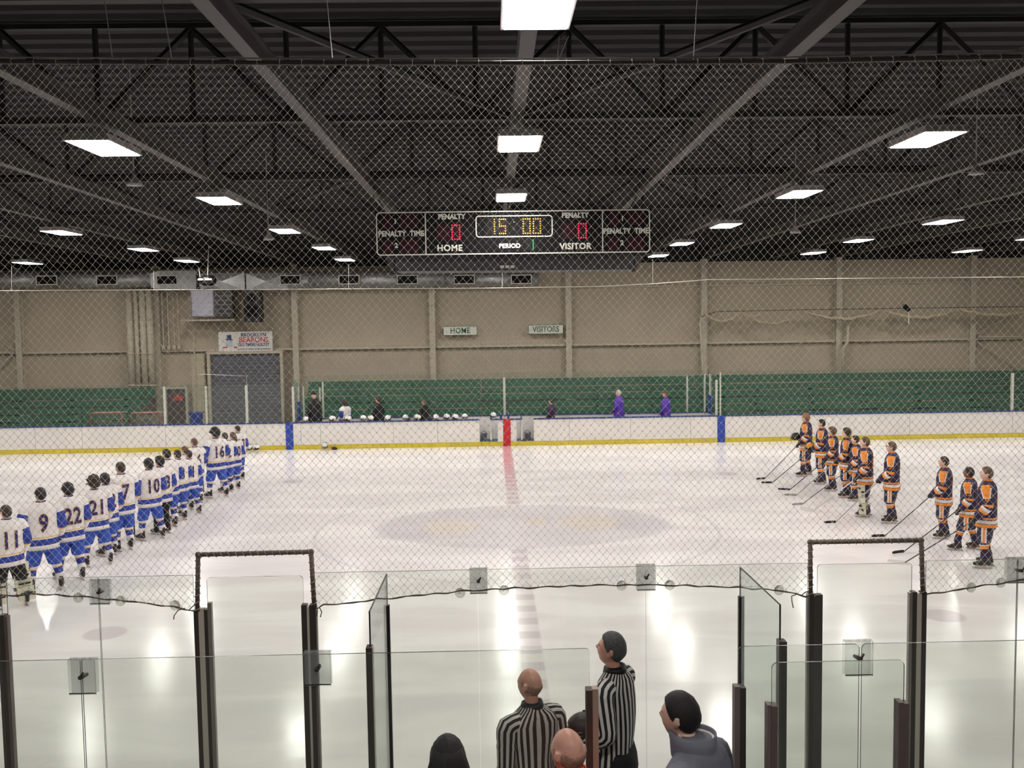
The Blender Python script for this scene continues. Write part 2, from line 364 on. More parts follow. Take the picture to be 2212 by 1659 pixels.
# roof deck, corrugated, rising from the back wall to a ridge
prof = []
y = WALLY + .3
def roofz(y): return 7.9 + (WALLY - y) * .055 if y > 15 else 7.9 + 27 * .055 - (15 - y) * .03
n = 0
while y > YB - .2:
    prof.append((y, roofz(y) + (.06 if n % 4 in (1, 2) else 0))); y -= .16 if n % 2 else .06; n += 1
m = MB(); vs = [(XL, a, b) for a, b in prof] + [(XR, a, b) for a, b in prof]; k = len(prof)
m.add(vs, [(i, i + 1, k + i + 1, k + i) for i in range(k - 1)]); m.add([(XL, WALLY + .4, 9.9), (XR, WALLY + .4, 9.9), (XR, YB - .3, 9.9), (XL, YB - .3, 9.9)], [(0, 1, 2, 3)])
ceil = struct(m.build('ceiling', ROOF))
MB().bb(XL, XR, WALLY - .02, WALLY + .3, WTOP - .1, WTOP + .9).build('fascia', ROOF, ceil)
# joist beams running away over the rink
BX = [RED_X - .05 + 3.05 * k for k in range(-10, 11)]
beam_z = lambda y: 7.55 - max(0, y - 14) * .012
for x in BX:
    m = MB()
    for (w_, za, zb) in ((.085, 0, .03), (.012, .03, .22), (.085, .22, .25)):
        vs = []
        for yy in (YB, 14, WALLY - .35):
            z = beam_z(yy); vs += [(x - w_, yy, z + za), (x + w_, yy, z + za), (x + w_, yy, z + zb), (x - w_, yy, z + zb)]
        m.add(vs, [(a + 4 * s_, b + 4 * s_, b + 4 + 4 * s_, a + 4 + 4 * s_) for s_ in (0, 1) for a, b in ((0, 1), (1, 2), (2, 3), (3, 0))] + [(0, 3, 2, 1), (8, 9, 10, 11)])
    m.build('roof_beam', BEAM, ceil)
# cross trusses with chords, posts and diagonals
for yy in (4.0, 9.6, 15.2, 20.8, 26.4, 32.0, 37.6):
    zb = beam_z(yy) + .27; zt = roofz(yy) - .1
    m = MB().bb(XL, XR, yy - .06, yy + .06, zb, zb + .09).bb(XL, XR, yy - .06, yy + .06, zt, zt + .08); tr = m.build('roof_truss', TRUSS, ceil)
    k = 0; x = XL + .3
    web = MB()
    while x < XR - 1.5:
        web.tube([(x, yy, zb + .05), (x, yy, zt)], .045, 5)
        web.tube([(x, yy, zb + .05 if k % 2 else zt), (x + 1.5, yy, zt if k % 2 else zb + .05)], .055, 5)
        x += 1.5; k += 1
    web.build('web_bars', TRUSS, tr)['kind'] = 'stuff'
for (a, b) in (((-2.7, 9.6), (.4, 15.2)), ((3.5, 9.6), (.4, 15.2)), ((-5.7, 4), (-8.8, 9.6)), ((6.5, 4), (9.5, 9.6)), ((-2.7, 20.8), (-5.7, 26.4)), ((3.5, 20.8), (6.5, 26.4))):
    MB().tube([(a[0], a[1], 7.85), (b[0], b[1], 7.85)], .05, 6).build('sway_brace', TRUSS, ceil)

# ------------------------------------------------------------------ ceiling lights
lt = thing('ceiling_light', '-', 'light', group='rectangular high bay lights')
m = MB().bb(-.31, .31, -.62, .62, .02, .10).bb(-.325, .325, -.635, .635, 0, .03).bb(-.1, .1, -.3, .3, .10, .15)
m.build('housing', HOUS, lt); MB().bb(-.29, .29, -.6, .6, -.008, -.001).build('diffuser', DIFF, lt)
m = MB()
for s_ in (-.45, .45): m.tube([(0, s_, .1), (0, s_, .3)], .008, 5)
m.bb(-.015, .015, -.5, .5, .15, .17); m.build('hanger', HOUS, lt)
first = True
rowname = {0: 'middle row over the red line', -1: 'first row left of the scoreboard', 1: 'first row right of the scoreboard', -2: 'second row left of the scoreboard', 2: 'second row right of the scoreboard', -3: 'far left row', 3: 'far right row'}
ordn = ['nearest', 'second', 'third', 'fourth', 'fifth', 'farthest']
LD = [(8.35, 7.33), (14.0, 7.2), (19.8, 7.17), (26.0, 7.13), (32.0, 7.12), (36.5, 7.02)]
seenr = {0: [0, 1, 2], -1: [1, 2, 3, 4, 5], 1: [1, 2, 3, 4, 5], -2: [3, 4, 5], 2: [3, 4, 5], -3: [5], 3: [4, 5]}
for r in range(-5, 6):
    for k, (dy, dz) in enumerate(LD + [(.4, 7.35)]):  # last entry: unseen row over the stands, added to brighten the near people
        if k > 5 and abs(r) > 1: continue
        if k == 0 and r % 2: continue
        if abs(r) > 3 and k % 2: continue
        o = lt if first else copy_tree(lt); first = False
        o.location = (RED_X - .03 + 6.1 * r, dy, dz + (.03 if abs(r) > 1 else 0))
        vis = seenr.get(r, [])
        if k in vis: o['label'] = 'rectangular ceiling light, %s from the camera in the %s' % (ordn[vis.index(k)], rowname[r])
        else: o['label'] = 'white rectangular ceiling light outside the picture or hidden by the scoreboard'
# wires from three lights down to the thin far cable
cab = MB().tube([P(x, y, FAR - .1) for x, y in ((-60, 629), (0, 628), (330, 626), (600, 625), (753, 624), (1085, 622), (1300, 618), (1410, 613), (1530, 604), (2212, 598), (2300, 597))], .013, 6)
c = tag(cab.build('steel_cable', mat('bright_cable', (225, 220, 205), .3, .4)), 'thin pale steel cable stretched across the rink in front of the back wall', 'cable')
for (x, y0, y1) in ((25, 575, 628), (332, 585, 626), (753, 570, 624), (1085, 585, 622), (1410, 560, 612)):
    MB().tube([P(x, y0, FAR - .1), P(x, y1, FAR - .1)], .008, 5).build('hanger_wire', LETTER, c)
# unlit small lamps under the roof
for i, (x, y, d, lb) in enumerate(((290, 396, 17, 'small unlit lamp hanging under the roof, left of the first light row'), (580, 515, 24, 'small unlit cone lamp hanging beside the left light row'), (2108, 372, 17, 'small unlit lamp hanging under the roof at the upper right'), (1718, 500, 24, 'small unlit cone lamp hanging beside the right light rows'))):
    c_ = P(x, y, d); t = thing('pendant_lamp', lb, 'lamp', c_)
    MB().rings([[Vector((rr * math.cos(a * PI / 6), rr * math.sin(a * PI / 6), z)) for a in range(12)] for rr, z in ((.14, -.04), (.12, .01), (.05, .08), (.03, .2))]).build('lamp_shade', HOUS, t, True)
    MB().tube([(0, 0, .2), (0, 0, roofz(d) + .05 - c_.z)], .012, 5).build('rod', HOUS, t)

# ------------------------------------------------------------------ scoreboard
SD = 21.0; SCX, SCZ = P(1110, 502, SD).x, P(1110, 502, SD).z
sb = thing('scoreboard', 'long black electronic scoreboard showing 15:00, home 0 and visitor 0', 'scoreboard', (SCX, SD, SCZ))
SS = .003023
def S(cx, cy): return ((cx - 1108) * SS, -(cy - 247) * SS)
def srect(mb, x0, y0, x1, y1, yy, d): a = S(x0, y1); b_ = S(x1, y0); mb.bb(a[0], b_[0], yy - d, yy, a[1], b_[1])
m = MB(); srect(m, 84, 84, 2130, 410, .3, .3); m.build('case', BLACKN, sb)
def rrect(x0, y0, x1, y1, r, w_):
    pts = []
    for cx, cy, a0 in ((x1 - r, y0 + r, -90), (x1 - r, y1 - r, 0), (x0 + r, y1 - r, 90), (x0 + r, y0 + r, 180)):
        for k in range(5):
            a = math.radians(a0 + k * 22.5); p = S(cx + r * math.cos(a), cy + r * math.sin(a)); pts.append(Vector((p[0], -.012, p[1])))
    mb = MB(); c_ = sum(pts, Vector()) / len(pts); k = len(pts)
    inn = []
    for i, p in enumerate(pts):
        t = (pts[(i + 1) % k] - pts[i - 1]).normalized(); nn = Vector((t.z, 0, -t.x)); nn = nn if nn.dot(c_ - p) > 0 else -nn; inn.append(p + nn * w_)
    vs = pts + inn + [p + Vector((0, .014, 0)) for p in pts + inn]
    fs = [(i, (i + 1) % k, k + (i + 1) % k, k + i) for i in range(k)] + [(i, 2 * k + i, 2 * k + (i + 1) % k, (i + 1) % k) for i in range(k)] + [(k + i, k + (i + 1) % k, 3 * k + (i + 1) % k, 3 * k + i) for i in range(k)]
    return mb.add(vs, fs)
rrect(92, 88, 2120, 406, 30, .026).build('border', LETTER, sb); rrect(826, 122, 1396, 282, 26, .024).build('clock_border', LETTER, sb)
for x in (456, 1766):
    m = MB(); srect(m, x - 4, 92, x + 4, 402, -.001, .012); m.build('divider', LETTER, sb)
for (t, x, y, s_, sx, sp) in (('PENALTY', 650, 128, .155, .92, 1.02), ('PENALTY', 1564, 128, .155, .92, 1.02), ('HOME', 632, 358, .19, 1.0, 1.1), ('VISITOR', 1564, 356, .19, 1.0, 1.05), ('PERIOD', 1076, 347, .135, 1, 1.05),
        ('PENALTY  TIME', 276, 248, .165, .88, 1.03), ('PENALTY  TIME', 1940, 248, .165, .88, 1.03), ('1', 234, 158, .15, 1, 1), ('2', 238, 334, .15, 1, 1), ('1', 1914, 156, .15, 1, 1), ('2', 1910, 334, .15, 1, 1)):
    p = S(x, y); flat_text('lettering', t, s_, LETTER, sb, (p[0], -.008, p[1]), offset=.006, sx=sx, spacing=sp)
for (x0, y0, x1, y1) in ((536, 178, 630, 300), (640, 178, 722, 300), (1468, 178, 1562, 300), (1572, 178, 1654, 300), (140, 110, 212, 205), (262, 104, 402, 205), (140, 292, 212, 388), (268, 288, 402, 390), (1816, 108, 1888, 205), (1944, 104, 2076, 205), (1810, 290, 1884, 388), (1938, 288, 2074, 390)):
    m = MB(); srect(m, x0, y0, x1, y1, -.001, .004); m.build('digit_window', LEDOFF, sb)
for (x0, y0, x1, y1) in ((902, 140, 1060, 264), (1164, 140, 1316, 264), (1194, 296, 1272, 382)):
    m = MB(); srect(m, x0, y0, x1, y1, -.001, .004); m.build('digit_window', DARK, sb)
def dot(mb, cx, cy, r=.015):
    p = S(cx, cy); mb.rings([[Vector((p[0] + r * q * math.cos(a * PI / 4), yy, p[1] + r * q * math.sin(a * PI / 4))) for a in range(8)] for yy, q in ((-.004, 1), (-.012, .8))], 0, False, True)
def digit(name, dots, m_, r=.0155):
    mb = MB()
    for d_ in dots: dot(mb, *d_, r)
    return mb.build(name, m_, sb)
def zero(x0, x1, y0, y1, nx=4, ny=7):
    o = []
    for i in range(ny):
        yy = y0 + (y1 - y0) * i / (ny - 1)
        for j in range(nx):
            if i in (0, ny - 1) or j in (0, nx - 1): o.append((x0 + (x1 - x0) * j / (nx - 1), yy))
    return o
digit('digit', [(965, 150 + 17.5 * i) for i in range(7)], LED_A)
digit('digit', [(1002 + 14.5 * j, 150) for j in range(4)] + [(1002, 167), (1002, 185)] + [(1002 + 14.5 * j, 200) for j in range(4)] + [(1046, 218), (1046, 236)] + [(1002 + 14.5 * j, 254) for j in range(4)], LED_A)
digit('digit', zero(1178, 1228, 150, 255), LED_A); digit('digit', zero(1254, 1305, 150, 255), LED_A)
digit('digit', zero(652, 707, 190, 292), LED_R, .0175); digit('digit', zero(1588, 1643, 190, 292), LED_R, .0175)
digit('digit', [(1250, 306 + 10.5 * i) for i in range(7)], LED_G, .012); digit('colon', [(1110, 172), (1110, 226)], LETTER, .009)
m = MB()
for xb in BX:
    if abs(xb - SCX) < 3.3: x = max(-3.05, min(3.05, xb - SCX)); m.tube([(x, .15, .45), (xb - SCX, .15, beam_z(SD) - SCZ + .02)], .015, 6)
m.build('hanger_rods', BEAM, sb)
# grey bulkhead box behind it
d0 = 21.6
bk = thing('duct_housing', 'wide dark grey sheet metal housing hanging behind and below the scoreboard', 'housing', (0, 0, 0))
q = [P(848, 470, d0), P(1372, 470, d0), P(1368, 582, d0), P(856, 586, d0)]
MB().add(q + [p + Vector((0, 1.1, 0)) for p in q], [(0, 1, 2, 3), (7, 6, 5, 4), (0, 4, 5, 1), (1, 5, 6, 2), (2, 6, 7, 3), (3, 7, 4, 0)]).build('box', mat('dark_sheet_metal', (66, 66, 70), .5, .4, var=.1), bk)
zt = P(1100, 575, d0).z
m = MB()
for xb in BX:
    if abs(xb - SCX) < 2.9 or abs(abs(xb - SCX) - 3.0) < .2: m.tube([(max(-2.3, min(3.1, xb)), d0 + .5, q[0].z - .1), (xb, d0 + .5, beam_z(d0) + .02)], .02, 6)
m.build('hanger_rods', BEAM, bk)
for x in (1085, 1096, 1107): MB().box(P(x, 576, d0 - .01), (.045, .008, .03)).build('label_plate', SIGNW, bk)
for sx_, x0, x1 in ((-1, 828, 850), (1, 1372, 1392)):
    a, b_ = P(x0, 552, d0 + .3), P(x1, 586, d0 + .3); c_, d_ = P(x1, 552, d0 + .3), P(x1 if sx_ < 0 else x0, 586, d0 + .3)
    MB().add([a, c_, d_, a + Vector((0, .5, 0)), c_ + Vector((0, .5, 0)), d_ + Vector((0, .5, 0))], [(0, 1, 2), (5, 4, 3), (0, 3, 4, 1), (1, 4, 5, 2), (2, 5, 3, 0)]).build('gusset', BEAM, bk)

# ------------------------------------------------------------------ things on the back wall
DD = 41.0
dt = thing('air_duct', 'long silver round air duct with framed grilles under the roof along the back wall', 'duct')
def ductseg(x0, x1, y=604, r=.33):
    MB().tube([P(x0, y + .5, DD), P(x1, y - (x1 - x0) * .003, DD)], r, 16).build('duct_pipe', DUCT, dt, True)
ductseg(-60, 90); ductseg(90, 330); ductseg(668, 960, r=.36); ductseg(955, 1164, y=603, r=.3)
a, b_ = P(330, 588, DD), P(440, 624, DD)
MB().rings([[Vector((x, DD + sy * r_, z + sz * r_)) for sy, sz in ((-1, -1), (1, -1), (1, 1), (-1, 1))] for x, z, r_ in ((P(330, 604, DD).x, P(330, 606, DD).z, .3), (P(352, 604, DD).x, P(330, 606, DD).z, .4), (P(430, 604, DD).x, P(430, 606, DD).z, .42))]).build('transition', DUCT, dt)
for x0, x1 in ((430, 529), (531, 622)):
    c0, c1 = P(x0, 590, DD - .3), P(x1, 626, DD - .3); cm = (c0 + c1) / 2
    q = [Vector((c0.x, c0.y, c0.z)), Vector((c1.x, c0.y, c0.z)), Vector((c1.x, c0.y, c1.z)), Vector((c0.x, c0.y, c1.z)), Vector((cm.x, c0.y - .12, cm.z))]
    MB().add(q + [p + Vector((0, .6, 0)) for p in q[:4]], [(1, 0, 4), (2, 1, 4), (3, 2, 4), (0, 3, 4), (0, 1, 6, 5), (1, 2, 7, 6), (2, 3, 8, 7), (3, 0, 5, 8)]).build('creased_box', DUCT, dt)
MB().rings([[Vector((x, DD + r_ * math.cos(a * PI / 8), z + r_ * math.sin(a * PI / 8))) for a in range(16)] for x, z, r_ in ((P(622, 606, DD).x, P(622, 606, DD).z, .42), (P(668, 606, DD).x, P(668, 605, DD).z, .36))]).build('transition', DUCT, dt)
for x in (101, 231, 361, 627, 754, 880, 1003, 1126):
    c_ = P(x, 604.5 - (x - 600) * .002, DD - .42); g = MB(); prism_frame(g, c_.x - .45, c_.x + .45, c_.z - .2, c_.z + .2, c_.y, .035, .04)
    gr = g.build('grille', LETTER, dt); MB().bb(c_.x - .42, c_.x + .42, c_.y, c_.y + .08, c_.z - .17, c_.z + .17).bb(c_.x - .012, c_.x + .012, c_.y - .03, c_.y, c_.z - .17, c_.z + .17).build('grille_core', DARK, gr)
def wbox(name, label, cat, x0, y0, x1, y1, d, m_, depth=.5, extra=None):
    a, b_ = P(x0, y0, d), P(x1, y1, d); cx = (a.x + b_.x) / 2; cz = (a.z + b_.z) / 2; hx = (b_.x - a.x) / 2; hz = (a.z - b_.z) / 2
    t = thing(name, label, cat, (cx, d, cz - hz))
    MB().bb(-hx, hx, 0, depth, 0, hz * 2).build('casing', m_, t)
    if extra: extra(t, hx, hz)
    return t
def grillx(t, hx, hz):
    for k in range(5): MB().bb(-hx + .06, hx - .06, -.02, 0, .12 + k * (2 * hz - .2) / 5, .17 + k * (2 * hz - .2) / 5).build('louvre', GREYP, t)
wbox('heater_unit', 'square silver heater cabinet on the back wall left of the black speaker', 'heater', 411, 626, 463, 684, 40.4, mat('silver_cabinet', (168, 166, 176), .45, .3), .6, lambda t, hx, hz: (prism_frame(m := MB(), -hx, hx, 0, 2 * hz, -.01, .04, .012), m.build('front_frame', GREYP, t)))
wbox('vent_box', 'dark grey louvred box between the silver cabinet and the speaker', 'vent', 465, 627, 503, 684, 40.9, mat('dark_vent', (70, 72, 68), .6), .4, grillx)
wbox('loudspeaker', 'tall black loudspeaker on the back wall above the banner', 'speaker', 525, 626, 563, 696, 40.6, BLACK, .6, lambda t, hx, hz: [MB().tube([(0, -.03, z), (0, 0, z)], r_, 14).build('speaker_cone', DARK, t) for z, r_ in ((hz * .7, .28), (hz * 1.5, .18))])
rd = thing('ledge', 'long painted ledge under the cabinets on the back wall', 'ledge', P(455, 690, 40.6)); MB().bb(-1.3, 1.0, 0, 1.2, -.06, 0).build('board', STEEL, rd)
t = thing('ceiling_camera', 'black round projector unit with pale strips hanging before the silver duct', 'projector', P(449, 606, 38))
MB().ellipsoid((0, 0, 0), (.36, .3, .24), 10, 6).build('shell', BLACK, t); MB().bb(-.3, -.1, -.32, -.26, 0, .07).bb(.0, .25, -.32, -.26, 0, .07).build('light_strip', LETTER, t); MB().tube([(0, 0, .2), (.08, 0, 1.4)], .02, 6).tube([(-.3, 0, .1), (-.35, 0, .5)], .015, 5).build('bracket', LETTER, t)
# banner
a, b_ = P(472, 717, 41.55), P(590, 760, 41.55)
bw, bh = (b_.x - a.x) / 2, (a.z - b_.z) / 2
bn = thing('banner', 'white hockey banner with red and blue lettering above the rolling door', 'banner', ((a.x + b_.x) / 2, 41.5, (a.z + b_.z) / 2))
MB().bb(-bw, bw, 0, .02, -bh, bh).build('sheet', SIGNW, bn)
RB, RR = mat('banner_navy', (44, 58, 110), .6), mat('banner_red', (196, 44, 46), .6)
for tx, s_, m_, x, z, sx in (('BROOKLYN', .22, RB, .36, .3, .95), ('BEARONS', .32, RR, .36, .08, .92), ('OLD TIMERS HOCKEY', .19, RB, .35, -.13, .74)):
    flat_text('lettering', tx, s_, m_, bn, (x, -.006, z), depth=.003, offset=.004 if s_ > .15 else .001, sx=sx)
m = MB(); rnd = random.Random(2); x = -.36
while x < 1.06:
    w_ = rnd.uniform(.012, .03); m.bb(x, x + w_, -.01, 0, -.34, -.3); x += w_ + rnd.choice((.012, .012, .03))
m.build('small_print', RB, bn)['kind'] = 'stuff'
m = MB().bb(-.82, -.62, -.012, 0, .12, .32).bb(-.86, -.56, -.014, 0, .08, .13); m.build('emblem_hat', RB, bn)
MB().tube([(-.72, -.005, -.2), (-.72, -.015, .05)], .14, 12, flat=.1).build('emblem_figure', mat('banner_pale_grey', (190, 196, 208), .6), bn)
MB().bb(-1.0, -.82, -.012, 0, -.26, -.21).bb(-.5, -.38, -.012, 0, -.27, -.2).bb(-.84, -.7, -.012, 0, -.2, -.14).build('emblem_marks', RR, bn)
# home and visitors signs
for tx, x0, y0, x1, y1, lb in (('HOME', 957, 705, 1031, 724, 'white HOME sign with a green border on the back wall'), ('VISITORS', 1141, 702, 1217, 721, 'white VISITORS sign with a green border on the back wall')):
    a, b_ = P(x0, y0, 41.7), P(x1, y1, 41.7); hx, hz = (b_.x - a.x) / 2, (a.z - b_.z) / 2
    t = thing('name_sign', lb, 'sign', ((a.x + b_.x) / 2, 41.65, (a.z + b_.z) / 2))
    MB().bb(-hx, hx, 0, .03, -hz, hz).build('board', SIGNW, t); m = MB(); prism_frame(m, -hx, hx, -hz, hz, -.004, .022, .005); m.build('border', GRNTX, t)
    flat_text('lettering', tx, .35, GRNTX, t, (0, -.006, 0), offset=.007, sx=.84, spacing=1.12 if tx == 'HOME' else 1.0)
# rolling door, side door
a, b_ = P(455, 765, 41.6), P(610, 930, 41.6)
dr = struct(thing('door_1', 'slate grey rolling shutter door', 'door', (0, 0, 0))); del dr['label'], dr['category']
zt = a.z; k = 22
for i in range(k): MB().bb(a.x, b_.x, 41.62, 41.7, zt * i / k, zt * (i + 1) / k - .012).build('slat', DOORG, dr)
prism_frame(m := MB(), a.x - .14, b_.x + .14, -.2, zt + .12, 41.6, .13, .12); m.build('door_frame', STEEL, dr)
a2, b2 = P(357, 837, 41.6), P(407, 925, 41.6)
dr = struct(thing('door_2', 'brown door', 'door', (0, 0, 0))); del dr['label'], dr['category']
MB().bb(a2.x + .08, b2.x - .04, 41.6, 41.66, 0, a2.z - .06).build('door_leaf', DOORD, dr); prism_frame(m := MB(), a2.x - .05, b2.x + .05, -.2, a2.z + .03, 41.58, .1, .1); m.build('door_frame', mat('pale_frame', (190, 184, 170), .6), dr)
c_ = P(385, 860, 41.5); t = thing('door_sign', 'small red sign on the dark brown side door', 'sign', c_); MB().bb(-.2, .2, 0, .03, -.11, .11).build('plate', REDS, t)
# raised block wall between pipes and door
c0, c1 = P(345, 762, 41.7), P(640, 762, 41.7)
MB().bb(c1.x - 6.3, a2.x - .2, 41.72, 41.99, 0, 3.3).bb(b2.x + .2, a.x - .3, 41.72, 41.99, 0, 3.3).build('trim_1', mat('block_wall', (190, 180, 156), .85, var=.05), None); struct(bpy.data.objects['trim_1'])
# vertical pipes
for i, (x, r_) in enumerate(((279, .15), (294, .1), (308, .15), (323, .15))):
    p0, p1 = P(x, 628, 41.5), P(x + 4, 848, 41.5)
    t = thing('painted_pipe', 'thick painted wall pipe left of the doors, %s of four from the left' % ordn[i].replace('nearest', 'first'), 'pipe', (p0.x, 41.4, p1.z - .2), group='painted pipes at the left')
    MB().tube([(0, 0, 0), (0, 0, p0.z - p1.z + .2)], r_, 12).build('pipe', STEEL, t, True)
    for zz in (.5, 1.9, 3.4): MB().tube([(0, 0, zz), (0, 0, zz + .06)], r_ + .03, 12).build('clamp', STEEL, t, True)
for i, x in enumerate((352, 364, 376, 386)):
    p0, p1 = P(x, 632, 41.6), P(x, 748, 41.6); t = thing('conduit', 'thin conduit on the back wall beside the thick pipes, %s from the left' % ordn[i].replace('nearest', 'first'), 'conduit', (p1.x, 41.7, p1.z), group='thin conduits')
    MB().tube([(0, 0, 0), (0, 0, p0.z - p1.z)], .035, 6).build('tube', STEEL, t); MB().box((0, 0, -.05), (.07, .07, .09)).build('junction_box', STEEL, t)
for x, y0, y1, lb in ((425, 692, 905, 'thin conduit running down beside the rolling door'), (444, 765, 905, 'narrow pipe right against the rolling door frame')):
    p0, p1 = P(x, y0, 41.6), P(x, y1, 41.6); t = thing('conduit', lb, 'conduit', (p1.x, 41.65, p1.z)); MB().tube([(0, 0, 0), (0, 0, p0.z - p1.z)], .03, 6).build('tube', STEEL, t)
p0, p1 = P(1825, 690, 41.7), P(1822, 815, 41.7)
t = thing('down_pipe', 'white elbowed down pipe on the back wall right of a column', 'pipe', (0, 0, 0)); MB().tube([P(1832, 690, 41.4), P(1831, 738, 41.4), P(1822, 752, 41.4), P(1821, 815, 41.4)], .08, 8).build('pipe', STEEL, t, True)
# gathered netting on a cable at the right
gn = thing('gathered_net', 'cream netting gathered in swags on a cable along the right of the back wall', 'netting')
cz = lambda x: 672 - (x - 1545) * .012
MB().tube([P(1515, 684, 40.9), P(1548, 673, 40.9), P(1740, 669, 40.9), P(2300, 661, 40.9)], .03, 6).build('cable', ROPE, gn)
def swag(x0, x1, sag, r_):
    pts = []
    for i in range(13):
        u = i / 12; x = x0 + (x1 - x0) * u; pts.append(P(x, cz(x) + 2 + sag * (1 - (2 * u - 1) ** 2) + 1.2 * math.sin(i * 2.1), 40.85))
    MB().tube(pts, [r_ * (.6 + .5 * math.sin(PI * i / 12) + .2 * math.sin(i * 3)) for i in range(13)], 7).build('swag', mat('cream_net_bundle', (176, 162, 136), .9), gn, True)
for s_ in ((1520, 1600, 20, .07), (1600, 1655, 10, .06), (1600, 1735, 26, .05), (1738, 1905, 18, .08), (1908, 2072, 17, .08), (2074, 2240, 14, .09)): swag(*s_)
mm = MB()
for i in range(46):
    x = 1540 + i * 15.2; y_ = cz(x); mm.tube([P(x, y_, 40.9), P(x + 7, y_ + 17, 40.88)], .012, 4).tube([P(x + 14, y_, 40.9), P(x + 6, y_ + 16, 40.88)], .012, 4)
mm.build('mesh_folds', mat('cream_net_bundle', (176, 162, 136)), gn)['kind'] = 'stuff'
MB().tube([P(1515, 684, 40.9), P(1512, 700, 40.9), P(1518, 800, 40.9)], .045, 6).build('tail', STEEL, gn)
t = thing('net_lamp', 'small dark lamp and white cord hanging from the net cable at the right', 'lamp', P(1958, 665, 40.8)); MB().box((0, 0, 0), (.16, .1, .08), M=Matrix.Rotation(.7, 3, 'Y')).build('head', DARK, t); MB().tube([(.05, 0, 0), (.1, 0, .35)], .03, 5).build('arm', STEEL, t); MB().tube([(.1, 0, 0), (.12, 0, -.7)], .025, 5).build('cord', SIGNW, t)
tag(MB().tube([P(1588, 808, 40), P(1742, 736, 41.6)], .018, 5).build('guy_rope', WRAP), 'pale slanting rope in front of the back wall, below the gathered net', 'rope')

# ------------------------------------------------------------------ bleachers
def bleacher(pxa, pxb, label, top=1.86):
    x0, x1 = P(pxa, 860, 40).x, P(pxb, 860, 40).x
    t = thing('bleacher', label, 'bleacher', (0, 0, 0), group='green wooden bleachers')
    MB().bb(x0, x1, 41.2, 41.26, top - .34, top).build('back_board', GREEN, t)
    tiers = [(41.0, 1.46), (40.3, 1.22), (39.6, .98), (38.9, .74), (38.2, .5)]
    for k, (yy, z) in enumerate(tiers):
        MB().bb(x0, x1, yy - .32, yy, z - .05, z).build('seat_plank', GREEN, t); MB().bb(x0, x1, yy - .02, yy + .02, z - .02, z + .17).build('riser_plank', GREEN, t)
        MB().bb(x0, x1, yy - .66, yy - .34, z - .24, z - .2).build('foot_plank', GREEN, t)
    m = MB(); x = x0 + .3
    while x < x1:
        m.bb(x - .03, x + .03, 37.8, 41.2, 0, .25); m.bb(x - .03, x + .03, 40.6, 41.2, .25, 1.4); m.bb(x - .03, x + .03, 39.2, 40.6, .25, .7); x += 2.4
    m.build('support_frame', DARK, t)
bleacher(-130, 312, 'green stepped bleacher at the far left behind the boards')
bleacher(655, 1038, 'green stepped bleacher behind the home bench', 2.0)
bleacher(1040, 1512, 'green stepped bleacher behind the visitors bench', 2.0)
bleacher(1514, 2300, 'long green stepped bleacher at the right behind the boards', 2.02)
# goals stored behind the left boards
GRD, GNT = mat('faded_red_pipe', (170, 92, 84), .5), mat('grey_goal_net', (150, 146, 136), .9)
for x0, x1, lb in ((196, 262, 'spare hockey goal with faded red posts standing in front of the left bleacher'), (283, 345, 'spare hockey goal beside the brown door, right of the other one')):
    a, b_ = P(x0, 893, 36.5), P(x1, 893, 36.5); t = thing('hockey_goal', lb, 'goal', (0, 0, 0), group='spare goals')
    z = a.z
    MB().tube([(a.x, 36.5, 0), (a.x, 36.5, z - .05), (a.x + .05, 36.5, z), (b_.x - .05, 36.5, z), (b_.x, 36.5, z - .05), (b_.x, 36.5, 0)], .035, 8).build('post_frame', GRD, t, True)
    mm = MB()
    for i in range(15):
        u = i / 14; x = a.x + (b_.x - a.x) * u; mm.tube([(x, 36.5, z), (x, 36.9, z), (x, 37.3, .3)], .008, 4)
    for i in range(10):
        u = i / 9; mm.tube([(a.x, 36.9 + .4 * u, z - (z - .3) * u), (b_.x, 36.9 + .4 * u, z - (z - .3) * u)], .008, 4)
    mm.build('net', GNT, t)['kind'] = 'stuff'
    MB().tube([(a.x, 36.5, z), (a.x, 36.9, z), (b_.x, 36.9, z), (b_.x, 36.5, z)], .025, 6).build('crown_bar', GNT, t)
t = thing('bin', 'small blue bin between the brown door and the rolling door', 'bin', P(425, 925, 38)); t.location.z = .9
MB().rings([[Vector((sx * r_, sy * r_, z)) for sx, sy in ((-1, -1), (1, -1), (1, 1), (-1, 1))] for r_, z in ((.17, -.9), (.21, .08))]).build('tub', BLUEM, t); MB().bb(-.24, .24, -.24, .24, .08, .14).build('lid', BLUEM, t)

# ------------------------------------------------------------------ far boards
bd = thing('rink_boards', 'white rink boards with yellow kick plate along the far side of the ice', 'boards')
BH = .985
def panel(x0, x1, z0=.16, z1=BH - .03, m_=WHITEP, nm='board_panel', yo=0.): return MB().bb(x0 + .004, x1 - .004, FAR - yo, FAR + .12, z0, z1).build(nm, m_, bd)
X_ = lambda px: px_x(px)
cuts = [-31.9, -28, -24.5, -21, -16.6, X_(177), X_(357), X_(533), X_(617)]
for a, b_ in zip(cuts, cuts[1:]): panel(a, b_)
cuts = [X_(633), X_(650), X_(692), X_(850), X_(945), X_(1036)]
for a, b_ in zip(cuts, cuts[1:]): panel(a, b_)
panel(X_(1075), X_(1087)); panel(X_(1103), X_(1116))
cuts = [X_(1153), X_(1230), X_(1362), X_(1492), X_(1550)]
for a, b_ in zip(cuts, cuts[1:]): panel(a, b_)
cuts = [X_(1566), X_(1740), X_(1965), X_(2187), 21, 24.5, 28, 32.9]
for a, b_ in zip(cuts, cuts[1:]): panel(a, b_)
for a, b_, m_ in ((617, 633, BLUEM), (1550, 1566, BLUEM), (1087, 1103, REDM)): panel(X_(a), X_(b_), 0.0, BH, m_, 'line_mark', .02)
